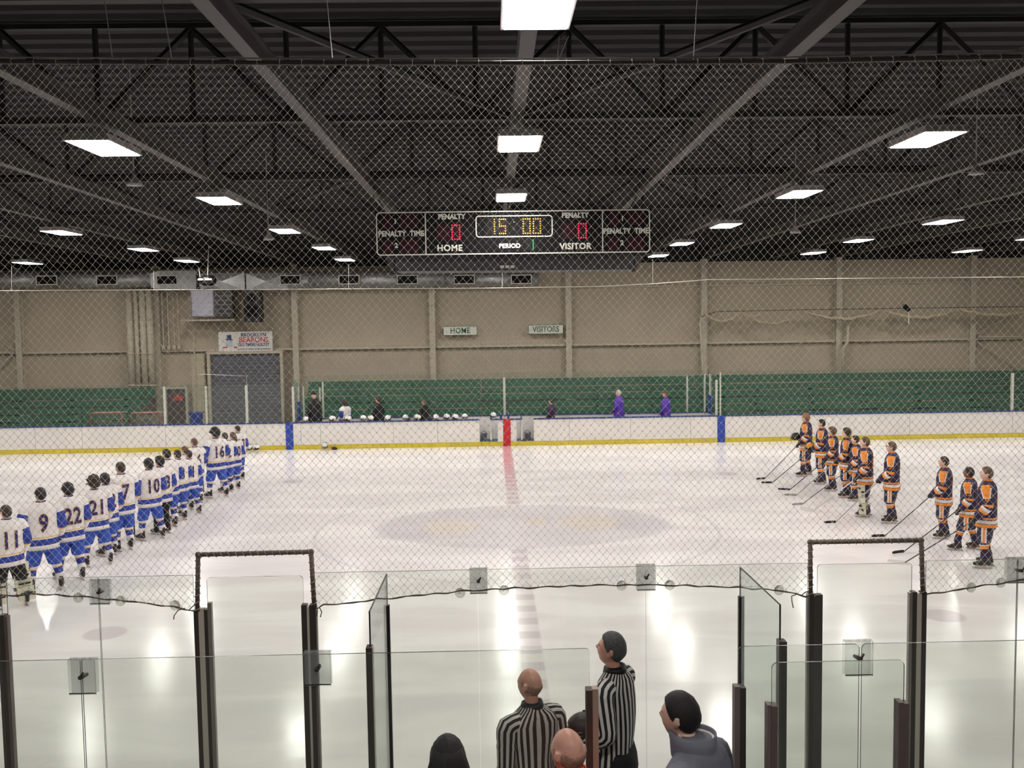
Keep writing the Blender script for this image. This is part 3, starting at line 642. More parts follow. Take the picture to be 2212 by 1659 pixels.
for a, b_ in ((-31.9, X_(617)), (X_(633), X_(1087)), (X_(1103), X_(1230)), (X_(1230), X_(1550)), (X_(1566), 32.9)): MB().bb(a, b_, FAR - .014, FAR + .12, 0, .155).build('kick_plate', YEL, bd)
for a, b_ in ((-31.9, X_(617)), (X_(633), X_(1036)), (X_(1060), X_(1087)), (X_(1103), X_(1128)), (X_(1153), X_(1550)), (X_(1566), 32.9)): MB().bb(a, b_, FAR - .02, FAR + .16, BH - .03, BH + .01).build('cap_rail', BLUECAP, bd)
for px0 in (1060, 1128):                       # opened bench gates turned inwards
    x = X_(px0); sgn = -1 if px0 < 1100 else 1
    xa, xb = (x, X_(1075)) if sgn < 0 else (X_(1116), x)
    g = MB().bb(xa - .02 if sgn < 0 else xb - .03, xa + .03 if sgn < 0 else xb + .02, FAR + .13, FAR + .85, .2, BH - .03).build('gate', WHITEP, bd)
    MB().bb(xa - .02 if sgn < 0 else xb - .04, xa + .04 if sgn < 0 else xb + .02, FAR + .12, FAR + .86, BH - .03, BH + .01).build('cap', BLUECAP, g)
# bench back boards and short return walls
bb_ = thing('bench_back', 'white low wall with blue cap behind the team benches', 'boards')
BD2 = 35.3
for a, b_ in zip([640, 790, 935, 1085, 1230, 1385], [790, 935, 1085, 1230, 1385, 1533]):
    MB().bb(P(a, 900, BD2).x + .003, P(b_, 900, BD2).x - .003, BD2, BD2 + .1, .0, .96).build('board_panel', WHITEP, bb_)
MB().bb(P(640, 900, BD2).x, P(1533, 900, BD2).x, BD2 - .02, BD2 + .12, .96, .99).build('cap_rail', BLUECAP, bb_)
for px0, d_ in ((634, 1), (1549, -1)):
    x = X_(px0); MB().bb(x - .05, x + .05, FAR + .13, BD2, .0, .96).build('end_board', WHITEP, bb_); MB().bb(x - .06, x + .06, FAR + .12, BD2 + .1, .96, .99).build('cap_rail', BLUECAP, bb_)
for (x0, x1, lb) in ((660, 1030, 'long blue bench seat behind the home side boards'), (1160, 1530, 'long blue bench seat behind the visitors side boards')):
    t = thing('team_bench', lb, 'bench', (P(x0, 900, 35).x, 34.95, .1)); L_ = P(x1, 900, 35).x - P(x0, 900, 35).x
    MB().bb(0, L_, -.16, .16, .42, .46).build('seat', BLUEF, t)
    for k in range(4): MB().bb(.1 + k * (L_ - .2) / 3 - .03, .1 + k * (L_ - .2) / 3 + .03, -.12, .12, 0, .42).build('leg', BLACK, t)
for x, y, lb in ((1045, 945, 'small dark bucket on the bench floor left of the red mark'), (1140, 945, 'small dark bucket on the bench floor right of the red mark')):
    c_ = P(x, y, 34.6); t = thing('bucket', lb, 'bucket', (c_.x, 34.7, .1)); MB().rings([[Vector((r_ * math.cos(a * PI / 5), r_ * math.sin(a * PI / 5), z)) for a in range(10)] for r_, z in ((.1, 0), (.13, .28))]).build('tub', GREYP, t); MB().tube([(-.13, 0, .27), (0, 0, .38), (.13, 0, .27)], .01, 5).build('handle', BLACK, t)

# far glass: posts and panes
def post_far(px, y0, y1, d, w_=.035, m_=LETTER, parent=None, dd=.05):
    a, b_ = P(px, y0, d), P(px, y1, d)
    return MB().bb(a.x - w_, a.x + w_, d - dd, d + dd, b_.z, a.z).build('glass_post', m_, parent)
PALEP = mat('pale_post', (196, 196, 184), .5)
def pane(x0, x1, z0, z1, d, parent, gm=FARGL, nm='glass_pane', t=.012, em=GEDGE_L):
    m = MB().bb(x0, x1, d - t / 2, d + t / 2, z0, z1); m.m = [1, 1, 0, 0, 1, 1]
    # face order in bb(): x-, x+, y-, y+, z-, z+
    return m.build(nm, [gm, em], parent)
lg = thing('far_glass_left', 'x', 'glass'); lg.name = 'shield_glass'; lg['label'] = 'clear protective glass on the far boards left of the home bench'
xs = [-31.5, -27, -22.6, -18.5, X_(177), X_(357), X_(446), X_(533), X_(617)]
for a, b_ in zip(xs, xs[1:]): pane(a + .04, b_ - .04, BH, 2.42, FAR + .06, lg)
for px_, y0 in ((355, 835), (445, 834), (532, 832)): post_far(px_, y0, 922, FAR + .06, .045 if px_ != 445 else .03, PALEP, lg)
m = MB().tube([P(425, 808, FAR + .2), P(533, 812, FAR + .2), P(533, 912, FAR + .2)], .012, 5).build('gate_rod', PALEP, lg)
rg = thing('shield_glass', 'clear protective glass on the far boards right of the visitors bench', 'glass')
xs = [X_(1566), X_(1650), X_(1770), X_(1890), X_(2040), X_(2187), 21, 24.5, 28, 32]
for a, b_ in zip(xs, xs[1:]): pane(a + .015, b_ - .015, BH, 2.62, FAR + .06, rg)
post_far(2187, 806, 890, FAR + .06, .04, PALEP, rg); post_far(1556, 803, 900, FAR + .06, .02, PALEP, rg)
bg = thing('shield_glass', 'clear protective glass behind the team benches', 'glass')
xs = [P(px_, 850, BD2).x for px_ in (655, 692, 890, 1089, 1285, 1484, 1524)]
for a, b_ in zip(xs, xs[1:]): pane(a + .03, b_ - .03, .99, 2.6, BD2 + .04, bg)
for px_, y0 in ((655, 835), (691, 837), (697, 825), (1089, 815), (1484, 812), (1522, 808)): post_far(px_, y0, 904, BD2 + .04, .03 if px_ != 1089 else .045, PALEP, bg)
for px0, lb in ((634, 'glass return panel with blue post at the left end of the home bench'), (1549, 'glass return panel with blue post at the right end of the visitors bench')):
    x = X_(px0); t = thing('shield_glass', lb, 'glass')
    m = MB().bb(x - .006, x + .006, FAR + .1, BD2, .99, 2.5); m.m = [0, 0, 1, 1, 1, 1]; m.build('glass_pane', [FARGL, GEDGE_L], t)
    bx = P(645 if px0 < 1000 else 1534, 870, BD2 - .3).x
    MB().bb(bx - .05, bx + .05, BD2 - .35, BD2 - .22, .9, P(645, 868, BD2 - .3).z).build('blue_post', BLUEM, t)
    MB().bb(bx - .03, bx + .03, BD2 - .32, BD2 - .26, P(645, 868, BD2 - .3).z, 2.45).build('glass_post', PALEP, t)
    MB().bb(x - .04, x + .04, FAR + .08, FAR + .14, .99, 2.3).build('glass_post', PALEP, t)
# ------------------------------------------------------------------ near glass: ice side (NEAR), dividers, spectator side (BOXF)
nb = thing('rink_boards', 'white rink boards with dark blue cap along the near side, under the ice side glass', 'boards')
for a, b_ in zip([-31.9, -12, -7.3, -4.9, -2.4, -1.45, 1.0, 2.5, 3.4, 5.8, 8.2, 14], [-12, -7.3, -4.9, -2.4, -1.45, 1.0, 2.5, 3.4, 5.8, 8.2, 14, 32.9]): MB().bb(a + .004, b_ - .004, NEAR - .12, NEAR - .003, .0, .74).build('board_panel', WHITEP, nb)
MB().bb(-31.9, 32.9, NEAR - .13, NEAR, .74, .77).build('cap_rail', BLUECAP, nb)
sb2 = thing('box_boards', 'white wall panels with blue cap under the spectator side glass', 'boards')
MB().bb(-31.9, P(1270, 1600, BOXF).x, BOXF - .1, BOXF, .3, 1.1).build('board_panel', WHITEP, sb2); MB().bb(P(1600, 1600, BOXF).x, 32.9, BOXF - .1, BOXF, .3, 1.1).build('board_panel', WHITEP, sb2)
GN = NEAR - .06; G2 = BOXF
zt1 = P(1100, 1229, GN).z; zt2 = P(880, 1409, G2).z
def gpane(xa, xb, z0, z1, d, parent, corner=0., t=.012, name='glass_pane', gm=GLASS, em=GEDGE):
    """pane standing across the view between pixel-independent x positions, optional rounded top corners"""
    pts = [(xa, z0), (xb, z0)]
    def arc(cx, cz, a0):
        return [(cx + corner * math.cos(math.radians(a0 + k * 22.5)), cz + corner * math.sin(math.radians(a0 + k * 22.5))) for k in range(5)]
    pts += (arc(xb - corner, z1 - corner, 0) + arc(xa + corner, z1 - corner, 90)) if corner else [(xb, z1), (xa, z1)]
    n = len(pts); vs = [(x, d - t / 2, z) for x, z in pts] + [(x, d + t / 2, z) for x, z in pts]
    fs = [tuple(range(n)), tuple(range(2 * n - 1, n - 1, -1))] + [(i, i + n, (i + 1) % n + n, (i + 1) % n) for i in range(n)]
    return MB().add(vs, fs, [0, 0] + [1] * n).build(name, [gm, em], parent)
X1 = lambda px: P(px, 1400, GN).x
X2 = lambda px: P(px, 1540, G2).x
def clip(px0, py0, px1, py1, d, parent):
    a, b_ = P(px0, py0, d - .02), P(px1, py1, d - .02); cx = (a.x + b_.x) / 2
    m = MB().bb(a.x, b_.x, d - .024, d - .020, b_.z, a.z).bb(a.x, b_.x, d + .016, d + .020, b_.z, a.z).bb(a.x, b_.x, d - .024, d + .020, a.z, a.z + .005)
    m.bb(b_.x - .004, b_.x, d - .028, d - .02, b_.z, a.z)
    o = m.build('glass_clip', CLEAR, parent)
    MB().tube([(cx, d - .05, (a.z + b_.z) / 2 + .01), (cx, d + .045, (a.z + b_.z) / 2 - .005)], [.014, .012], 8).tube([(cx + .006, d - .052, (a.z + b_.z) / 2 + .02), (cx + .02, d - .052, (a.z + b_.z) / 2 + .045)], .007, 6).build('bolt', ALU_D, o, True)
    MB().bb(a.x + .004, b_.x - .004, d - .03, d - .024, b_.z + .008, b_.z + .014).build('edge_strip', GEDGE, o)
def cup(px, py, parent, i):
    c_ = P(px, py, GN - .012); r_ = .042
    m = MB().rings([[Vector((c_.x + rr * math.cos(a * PI / 8), c_.y - dy, c_.z + rr * math.sin(a * PI / 8))) for a in range(16)] for rr, dy in ((r_, 0), (r_ * .9, .003), (r_ * .45, .008), (r_ * .28, .016), (r_ * .2, .02))], 0)
    o = m.build('suction_cup', glass('suction_rubber', (.97, .965, .93), haze=.3, trans=True) if 'suction_rubber' not in MATS else MATS['suction_rubber'], parent, True)
    MB().tube([(c_.x - .008, c_.y - .02, c_.z), (c_.x - .006, c_.y - .035, c_.z + .012), (c_.x + .008, c_.y - .035, c_.z + .01)], .003, 5).build('hook', ALU, o)
iceglass = thing('shield_glass', 'clear ice side glass from the left picture edge to the left gate', 'glass')
gpane(-14, X1(9) - 2.45, .77, zt1, GN, iceglass); gpane(X1(9) - 2.44, X1(9), .77, zt1, GN, iceglass, .03)
xs_ = [X1(21), P(221, 1450, GN).x, X1(423)]
gpane(xs_[0], xs_[1] - .004, .77, zt1, GN, iceglass); gpane(xs_[1] + .004, xs_[2], .77, zt1, GN, iceglass)
clip(192, 1255, 238, 1306, GN, iceglass)
for i, p in enumerate(((169, 1291), (260, 1298), (378, 1308))): cup(*p, iceglass, i)
t = thing('gate_glass', 'tall clear pane of the left gate under the pipe frame', 'glass'); gpane(X1(452), X1(659), .77, P(560, 1245, GN).z, GN, t, .03)
ig = thing('shield_glass', 'clear ice side glass between the two gates, behind the officials', 'glass')
for a, b_ in ((684, 1035), (1035, 1396), (1396, 1744)): gpane(P(a, 1450, GN).x + .003, P(b_, 1450, GN).x - .003, .77, zt1, GN, ig)
clip(1014, 1230, 1053, 1283, GN, ig); clip(1375, 1222, 1416, 1276, GN, ig)
for i, p in enumerate(((994, 1281), (1089, 1275), (1343, 1265), (1447, 1264), (1683, 1275))): cup(*p, ig, i)
t = thing('gate_glass', 'tall clear pane of the right gate under the pipe frame', 'glass'); gpane(X1(1764), X1(1967), .77, P(1865, 1217.6, GN).z, GN, t, .03)
ig = thing('shield_glass', 'clear ice side glass from the right gate to the right picture edge', 'glass')
gpane(X1(1997), P(2194, 1400, GN).x - .004, .77, zt1, GN, ig); gpane(P(2194, 1400, GN).x + .004, P(2194, 1400, GN).x + 2.4, .77, zt1, GN, ig); gpane(P(2194, 1400, GN).x + 2.41, 14, .77, zt1, GN, ig)
clip(2176, 1207, 2230, 1260, GN, ig)
for i, p in enumerate(((2098, 1269), (2162, 1259))): cup(*p, ig, i)
def post(label, bars, d, z0=.2, group=None, pymid=None):
    """upright made of side by side channels: (pixel left, pixel right, pixel top, material, depth half, forward)"""
    cx = P((bars[0][0] + bars[-1][1]) / 2, bars[0][2] + 120, d).x
    t = thing('glass_post', label, 'post', (cx, d, z0), group=group)
    for (a, b_, ty, m_, hd, fw) in bars:
        zt = P((a + b_) / 2, ty, d).z; xa, xb = P(a, ty + 5, d).x - cx, P(b_, ty + 5, d).x - cx
        MB().bb(xa, xb, -hd - fw, hd - fw, 0, zt - z0).build('channel', m_, t)
    return t
D_, A_, L_, R_, K_ = ALU_D, ALU, ALU_P, ALU_R, mat('mid_channel', (98, 92, 88), .45, .4)
post('dark and pale upright left of the left gate, carrying the pipe frame', [(420.6, 430.5, 1318, D_, .03, 0), (430.5, 442.6, 1312, L_, .02, .01), (442.6, 450.5, 1315, D_, .03, 0), (450.5, 458.8, 1300, A_, .02, .015)], GN)
post('dark upright with bright strip right of the left gate', [(652, 664, 1305, D_, .03, 0), (664, 669, 1309, L_, .02, .01), (669, 683, 1305, D_, .03, 0), (683, 685.5, 1308, A_, .02, .01)], GN)
post('dark upright left of the right gate, carrying the pipe frame', [(1741.5, 1746, 1282, A_, .02, .01), (1746, 1756, 1281, D_, .03, 0), (1756, 1761, 1286, K_, .02, .01), (1761, 1774.6, 1283, K_, .03, 0)], GN)
post('dark and pale upright right of the right gate', [(1961.4, 1968, 1279, A_, .02, .01), (1968, 1977.7, 1277, D_, .03, 0), (1977.7, 1988, 1280, L_, .02, .01), (1988, 1998.7, 1277, D_, .03, 0)], GN)
post('dark grey upright cut by the left picture edge', [(-3, 3, 1329, K_, .03, 0), (3, 13, 1327, D_, .03, .0), (13, 20, 1329, R_, .025, .01)], GN)
post('slim black upright at the ice end of the left glass divider', [(829, 834, 1307, L_, .01, -.02), (834, 841.5, 1307, BLACK, .02, 0)], GN - .03)
post('slim black upright at the ice end of the right glass divider', [(1595, 1601, 1288, BLACK, .02, 0), (1602, 1609, 1289, A_, .01, -.02)], GN - .03)
DV = 6.47
post('black upright at the near end of the left glass divider', [(791.6, 804.8, 1396, D_, .04, 0), (804.8, 806.5, 1396, L_, .03, 0)], DV)
post('grey upright at the near end of the right glass divider', [(1680, 1687, 1382, K_, .035, 0), (1687, 1696.5, 1383, D_, .04, 0)], DV)
post('dark and pale post left of the spectator side opening, beside the tall official', [(1264.9, 1278.6, 1487, D_, .035, 0), (1278.6, 1291.4, 1485, mat('beige_channel', (176, 158, 142), .5, .2), .03, 0)], G2, .3)
post('plum grey post right of the spectator side opening, beside the man in the jacket', [(1584.5, 1596.5, 1480, mat('pale_plum', (142, 130, 128), .45, .4), .03, 0), (1596.5, 1608.5, 1482, D_, .035, 0)], G2, .3)
D3 = 5.28
post('plum post holding the small lower pane, left one', [(1654.8, 1663, 1519, mat('pale_plum', (142, 130, 128)), .03, 0), (1663, 1675.8, 1521, R_, .035, 0)], D3, .3)
post('plum post holding the small lower pane, right one', [(1936.4, 1948, 1513, R_, .035, 0), (1948, 1959.5, 1516, R_, .03, 0)], D3, .3)
for (bx, by, fx, fy, ft, lb) in ((835, 1240.6, 798, 1321, 1396, 'clear glass divider between the boxes, left one with a slanting top edge'), (1599, 1226, 1685, 1306, 1380, 'clear glass divider between the boxes, right one with a slanting top edge')):
    X0 = P(bx, by, GN - .03).x; X0b = P(fx, fy, DV).x; zz = P(bx, by, GN - .03).z; z3 = P(fx, fy, DV).z
    t = thing('glass_divider', lb, 'glass'); h = .006
    q = [(X0b, DV, .8), (X0, GN - .03, .8), (X0, GN - .03, zz), (X0b, DV, z3)]
    m = MB().add([(x - h, y, z) for x, y, z in q] + [(x + h, y, z) for x, y, z in q], [(0, 3, 2, 1), (4, 5, 6, 7), (0, 1, 5, 4), (1, 2, 6, 5), (2, 3, 7, 6), (3, 0, 4, 7)], [0, 0, 1, 1, 1, 1]); m.build('glass_pane', [glass('divider_glass', (.93, .96, .945), haze=.03) if 'divider_glass' not in MATS else MATS['divider_glass'], BLACK if 0 else GEDGE], t)
    MB().tube([(X0b, DV - .004, 2.1), (X0b, DV - .004, z3), (X0, GN - .035, zz + .002)], .006, 5).build('edge_seal', ALU_D, t)
sg = thing('shield_glass', 'clear spectator side glass left of the opening', 'glass')
s1, s2 = P(180, 1540, G2).x, P(687, 1540, G2).x
gpane(-14, s1 - 2.3, 1.0, zt2, G2, sg); gpane(s1 - 2.29, s1 - .005, 1.0, zt2, G2, sg); gpane(s1 + .005, s2 - .004, 1.0, zt2, G2, sg); gpane(s2 + .004, P(1272.8, 1405, G2).x, 1.0, zt2, G2, sg, .02)
clip(146, 1427, 209, 1500, G2, sg); clip(656, 1411, 716, 1481, G2, sg)
sg = thing('shield_glass', 'clear spectator side glass right of the opening', 'glass')
s3 = P(1857, 1540, G2).x
gpane(P(1594, 1400, G2).x, s3 - .008, 1.0, P(1700, 1394, G2).z, G2, sg, .03); gpane(s3 + .008, s3 + 2.3, 1.0, P(1700, 1394, G2).z, G2, sg, .03); gpane(s3 + 2.31, 14, 1.0, P(1700, 1394, G2).z, G2, sg)
clip(1825, 1387, 1885, 1460, G2, sg)
t = thing('gate_glass', 'small lower clear pane with rounded corners nearest the camera at the right', 'glass'); gpane(P(1667, 1440, D3).x, P(1953, 1440, D3).x, 1.0, P(1810, 1428, D3).z, D3, t, .035)

# pipe frames over the gates, lashed with cord
def frame_pipe(label, pts, d=GN - .03):
    t = thing('pipe_frame', label, 'frame'); W_ = [P(x, y, d) for x, y in pts]
    for a, b_, nm in ((W_[0], W_[1], 'upright_pipe'), (W_[1], W_[2], 'top_pipe'), (W_[2], W_[3], 'upright_pipe')):
        MB().tube([a, b_], .0185, 10).build(nm, PIPE, t, True)
        L = (b_ - a).length; u = (b_ - a) / L; s_ = u.cross(Vector((0, 1, 0))).normalized(); v_ = u.cross(s_); k = int(L / .012); turns = L / .058
        MB().tube([a + u * (L * i / k) + (s_ * math.cos(2 * PI * turns * i / k) + v_ * math.sin(2 * PI * turns * i / k)) * .0225 for i in range(k + 1)], .0042, 5).build('lashing', WRAP, t, True)
    for p in W_[1:3]: MB().ellipsoid(p, (.025, .024, .025), 10, 6).build('elbow', PIPE, t, True)
FL = [(426, 1320), (428, 1198), (672, 1192), (679, 1312)]; FR = [(1751, 1285), (1750, 1171), (1990, 1167), (1993.5, 1281)]
frame_pipe('cord wrapped grey pipe frame over the left gate', FL); frame_pipe('cord wrapped grey pipe frame over the right gate', FR)
# net: border rope below, pipe above, knotted mesh between
NY = GN - .035
ROPES = [[(-420, 1290), (-60, 1287), (0, 1287), (70, 1284), (120, 1285), (169, 1288), (260, 1297), (340, 1306), (400, 1316), (421, 1320)],
         [(684, 1316), (700, 1307), (760, 1302), (806, 1296), (880, 1288.5), (950, 1281.6), (993, 1277.5), (1035, 1275), (1089, 1271.5), (1180, 1268), (1260, 1264.6), (1343, 1263.7), (1400, 1263.5), (1447, 1264), (1500, 1266), (1560, 1267.5), (1640, 1272), (1683, 1276), (1720, 1283), (1744, 1289)],
         [(1999, 1285), (2040, 1279), (2098, 1269), (2162, 1260), (2212, 1252), (2280, 1243), (2640, 1236)]]
RW = [[P(x, y, NY) for x, y in r_] for r_ in ROPES]
net = thing('safety_net', 'pale knotted safety net hanging from an overhead pipe down to the near glass', 'net')
for r_ in RW:
    pts = []
    for a, b_ in zip(r_, r_[1:]):
        k = max(2, int((b_ - a).length / .03))
        for i in range(k): pts.append(a.lerp(b_, i / k) + Vector((0, .004 * math.sin(len(pts) * 1.3), .004 * math.sin(len(pts) * .9))))
    pts.append(r_[-1]); MB().tube(pts, .0048, 6).build('border_rope', ROPE, net, True)
    MB().tube([p + Vector((0, .006 * math.cos(i), .007 * math.sin(i * .55))) for i, p in enumerate(pts)], .003, 5).build('lacing_cord', ROPE, net, True)
TOPP = [P(-420, 133, NY), P(0, 133.5, NY), P(600, 136, NY), P(1100, 136, NY), P(1700, 133, NY), P(2212, 123, NY), P(2640, 116, NY)]
MB().tube(TOPP, .018, 8).build('top_pipe', ALU_D, net, True); MB().tube([p + Vector((0, -.02, .028)) for p in TOPP], .006, 6).build('top_cable', ALU, net, True)
m = MB()
for i in range(60):
    x = -5.0 + i * .17; z = TOPP[0].z
    z = next((a.z + (b_.z - a.z) * (x - a.x) / (b_.x - a.x) for a, b_ in zip(TOPP, TOPP[1:]) if a.x <= x <= b_.x), z); m.tube([(x, NY, z - .024), (x, NY - .024, z), (x, NY, z + .03), (x, NY + .024, z), (x, NY, z - .024)], .003, 4)
m.build('tie_rings', WRAP, net)['kind'] = 'stuff'
for (xa, ya, xb, yb) in ((222, -30, 243, 128), (345, -30, 372, 135), (1228, 78, 1205, 133), (1208, 78, 1203, 133), (1510, -60, 1498, 130), (700, -60, 718, 128)):
    MB().tube([P(xa, ya, NY + .1), P(xb, yb, NY)], .004, 5).build('hanger_wire', ALU, net)
# little loose ends of cord
for pts in ([(400, 1314), (385, 1318), (376, 1330), (375, 1338)], [(408, 1318), (416, 1310), (426, 1303)], [(690, 1312), (695, 1322), (692, 1333)], [(686, 1318), (684, 1332)], [(1720, 1284), (1710, 1288), (1711, 1301), (1714, 1313)], [(1730, 1288), (1738, 1280), (1750, 1275)]):
    MB().tube([P(x, y, NY - .01) for x, y in pts], .0045, 5).build('loose_cord', ROPE, net, True)
import numpy as np
def build_net():
    DX, DZ = .0612 / 2, .0686 / 2; x0, x1 = -5.3, 5.7; zlo = min(p.z for r_ in RW for p in r_) - .05
    def zbot(x):
        for r_ in RW:
            if r_[0].x <= x <= r_[-1].x:
                for a, b_ in zip(r_, r_[1:]):
                    if a.x <= x <= b_.x: return a.z + (b_.z - a.z) * (x - a.x) / (b_.x - a.x)
        for fr in (FL, FR):
            a, b_ = P(*fr[1], NY), P(*fr[2], NY)
            if a.x - .12 <= x <= b_.x + .12: return max(a.z, b_.z)
        return 9
    def ztop(x):
        for a, b_ in zip(TOPP, TOPP[1:]):
            if a.x <= x <= b_.x: return a.z + (b_.z - a.z) * (x - a.x) / (b_.x - a.x)
        return TOPP[0].z
    ni, nj = int((x1 - x0) / DX), int((7.05 - zlo) / DZ)
    pos = {}
    for i in range(ni):
        for j in range(nj):
            if (i + j) % 2: continue
            x, z = x0 + i * DX, zlo + j * DZ
            nx = noise.noise(Vector((x * .8, z * .8, 3))); nz_ = noise.noise(Vector((x * .8, z * .8, 9))); ny = noise.noise(Vector((x * 1.2, z * .5, 5)))
            jx = noise.noise(Vector((x * 23, z * 23, 1))) * .004; jz = noise.noise(Vector((x * 23, z * 23, 7))) * .004
            # a fold above the middle where the mesh hangs skewed
            g = math.exp(-((x + .25) / .9) ** 2 - ((z - 6.5) / .8) ** 2)
            pos[i, j] = Vector((x + .035 * nx + jx + .05 * g, NY + .035 * ny + .05 * g, z + .03 * nz_ + jz - .03 * g))
    zb = {}; segs = []
    def inside(p):
        if not p.x > TOPP[0].x: return False
        return zbot(p.x) < p.z < ztop(p.x)
    ins = {k: inside(p) for k, p in pos.items()}
    for (i, j), p in pos.items():
        for di in (-1, 1):
            k2 = (i + di, j + 1)
            if k2 not in pos: continue
            a, b_ = p, pos[k2]; ia, ib = ins[i, j], ins[k2]
            if not (ia or ib): continue
            if ia != ib:
                lo, hi = (a, b_) if ia else (b_, a)
                for _ in range(6):
                    mid = lo.lerp(hi, .5)
                    lo2 = inside(mid)
                    if lo2: lo_, hi_ = mid, hi
                    else: lo_, hi_ = lo, mid
                    lo, hi = lo_, hi_
                a, b_ = ((p if ia else pos[k2]), lo)
            segs.append((a, b_))
    A = np.array([tuple(a) for a, _ in segs]); B = np.array([tuple(b) for _, b in segs]); n = len(A)
    T = B - A; T /= np.linalg.norm(T, axis=1)[:, None] + 1e-9
    U = np.cross(T, np.array([0, 1, 0])); U /= np.linalg.norm(U, axis=1)[:, None] + 1e-9; V = np.cross(T, U)
    rng = np.random.RandomState(3); r_ = (.0009 + .0005 * rng.rand(n))[:, None]
    vs = np.concatenate([Q + (U * math.cos(a) + V * math.sin(a)) * r_ for Q in (A, B) for a in (PI / 4, 3 * PI / 4, 5 * PI / 4, 7 * PI / 4)])
    idx = np.arange(n); f4 = []
    for k in range(4):
        k2 = (k + 1) % 4; f4.append(np.stack([idx + k * n, idx + k2 * n, idx + (k2 + 4) * n, idx + (k + 4) * n], 1))
    F4 = np.concatenate(f4)
    kn = np.array([tuple(p) for k, p in pos.items() if ins[k]]); m_ = len(kn); o = len(vs); kr = .0036
    kv = np.concatenate([kn + np.array(d) * kr for d in ((1.9, 0, -2.1), (.65, 0, .6), (-1.9, 0, 2.1), (-.65, 0, -.6), (0, -.8, 0), (0, .8, 0))]); ki = np.arange(m_)
    F3 = np.concatenate([np.stack([o + ki + a * m_, o + ki + b * m_, o + ki + c * m_], 1) for a, b, c in ((0, 1, 4), (1, 2, 4), (2, 3, 4), (3, 0, 4), (1, 0, 5), (2, 1, 5), (3, 2, 5), (0, 3, 5))])
    allv = np.concatenate([vs, kv]); me = bpy.data.meshes.new('net_mesh')
    nf4, nf3 = len(F4), len(F3)
    me.vertices.add(len(allv)); me.vertices.foreach_set('co', allv.astype(np.float32).ravel())
    loops = np.concatenate([F4.ravel(), F3.ravel()]); me.loops.add(len(loops)); me.loops.foreach_set('vertex_index', loops.astype(np.int32))
    me.polygons.add(nf4 + nf3); me.polygons.foreach_set('loop_start', np.concatenate([np.arange(nf4) * 4, nf4 * 4 + np.arange(nf3) * 3]).astype(np.int32))
    me.update(calc_edges=True); me.validate(); me.materials.append(NET)
    o_ = link('net_mesh', me, net); o_['kind'] = 'stuff'
build_net()
# ------------------------------------------------------------------ people
def gs(v, c, s_): return math.exp(-((v - c) / s_) ** 2)
def head_pt(d):
    x, y, z = d.x, d.y, d.z; px, py, pz = .076 * x, .098 * y, .118 * z
    if z < 0:
        px *= 1 - .32 * (-z) ** 1.6
        if y < 0: py *= 1 - .42 * (-z)
        else: py *= 1 - .12 * (-z) ** 2
    if y > 0:
        ax = abs(x)
        py *= .93 + .02 * ax
        py += .026 * gs(x, 0, .15) * gs(z, -.13, .17) * (1 if z < -.05 else gs(z, -.05, .28)) + .006 * gs(z, .2, .1) * (ax < .75) - .010 * gs(ax, .36, .17) * gs(z, .07, .11)
        py += .008 * gs(x, 0, .3) * gs(z, -.46, .1) - .004 * gs(x, 0, .3) * gs(z, -.6, .05) + .013 * gs(x, 0, .3) * gs(z, -.8, .16)
    return Vector((px, py, pz))
HEADC = Vector((0, .02, 1.708)); HSC = 1.07
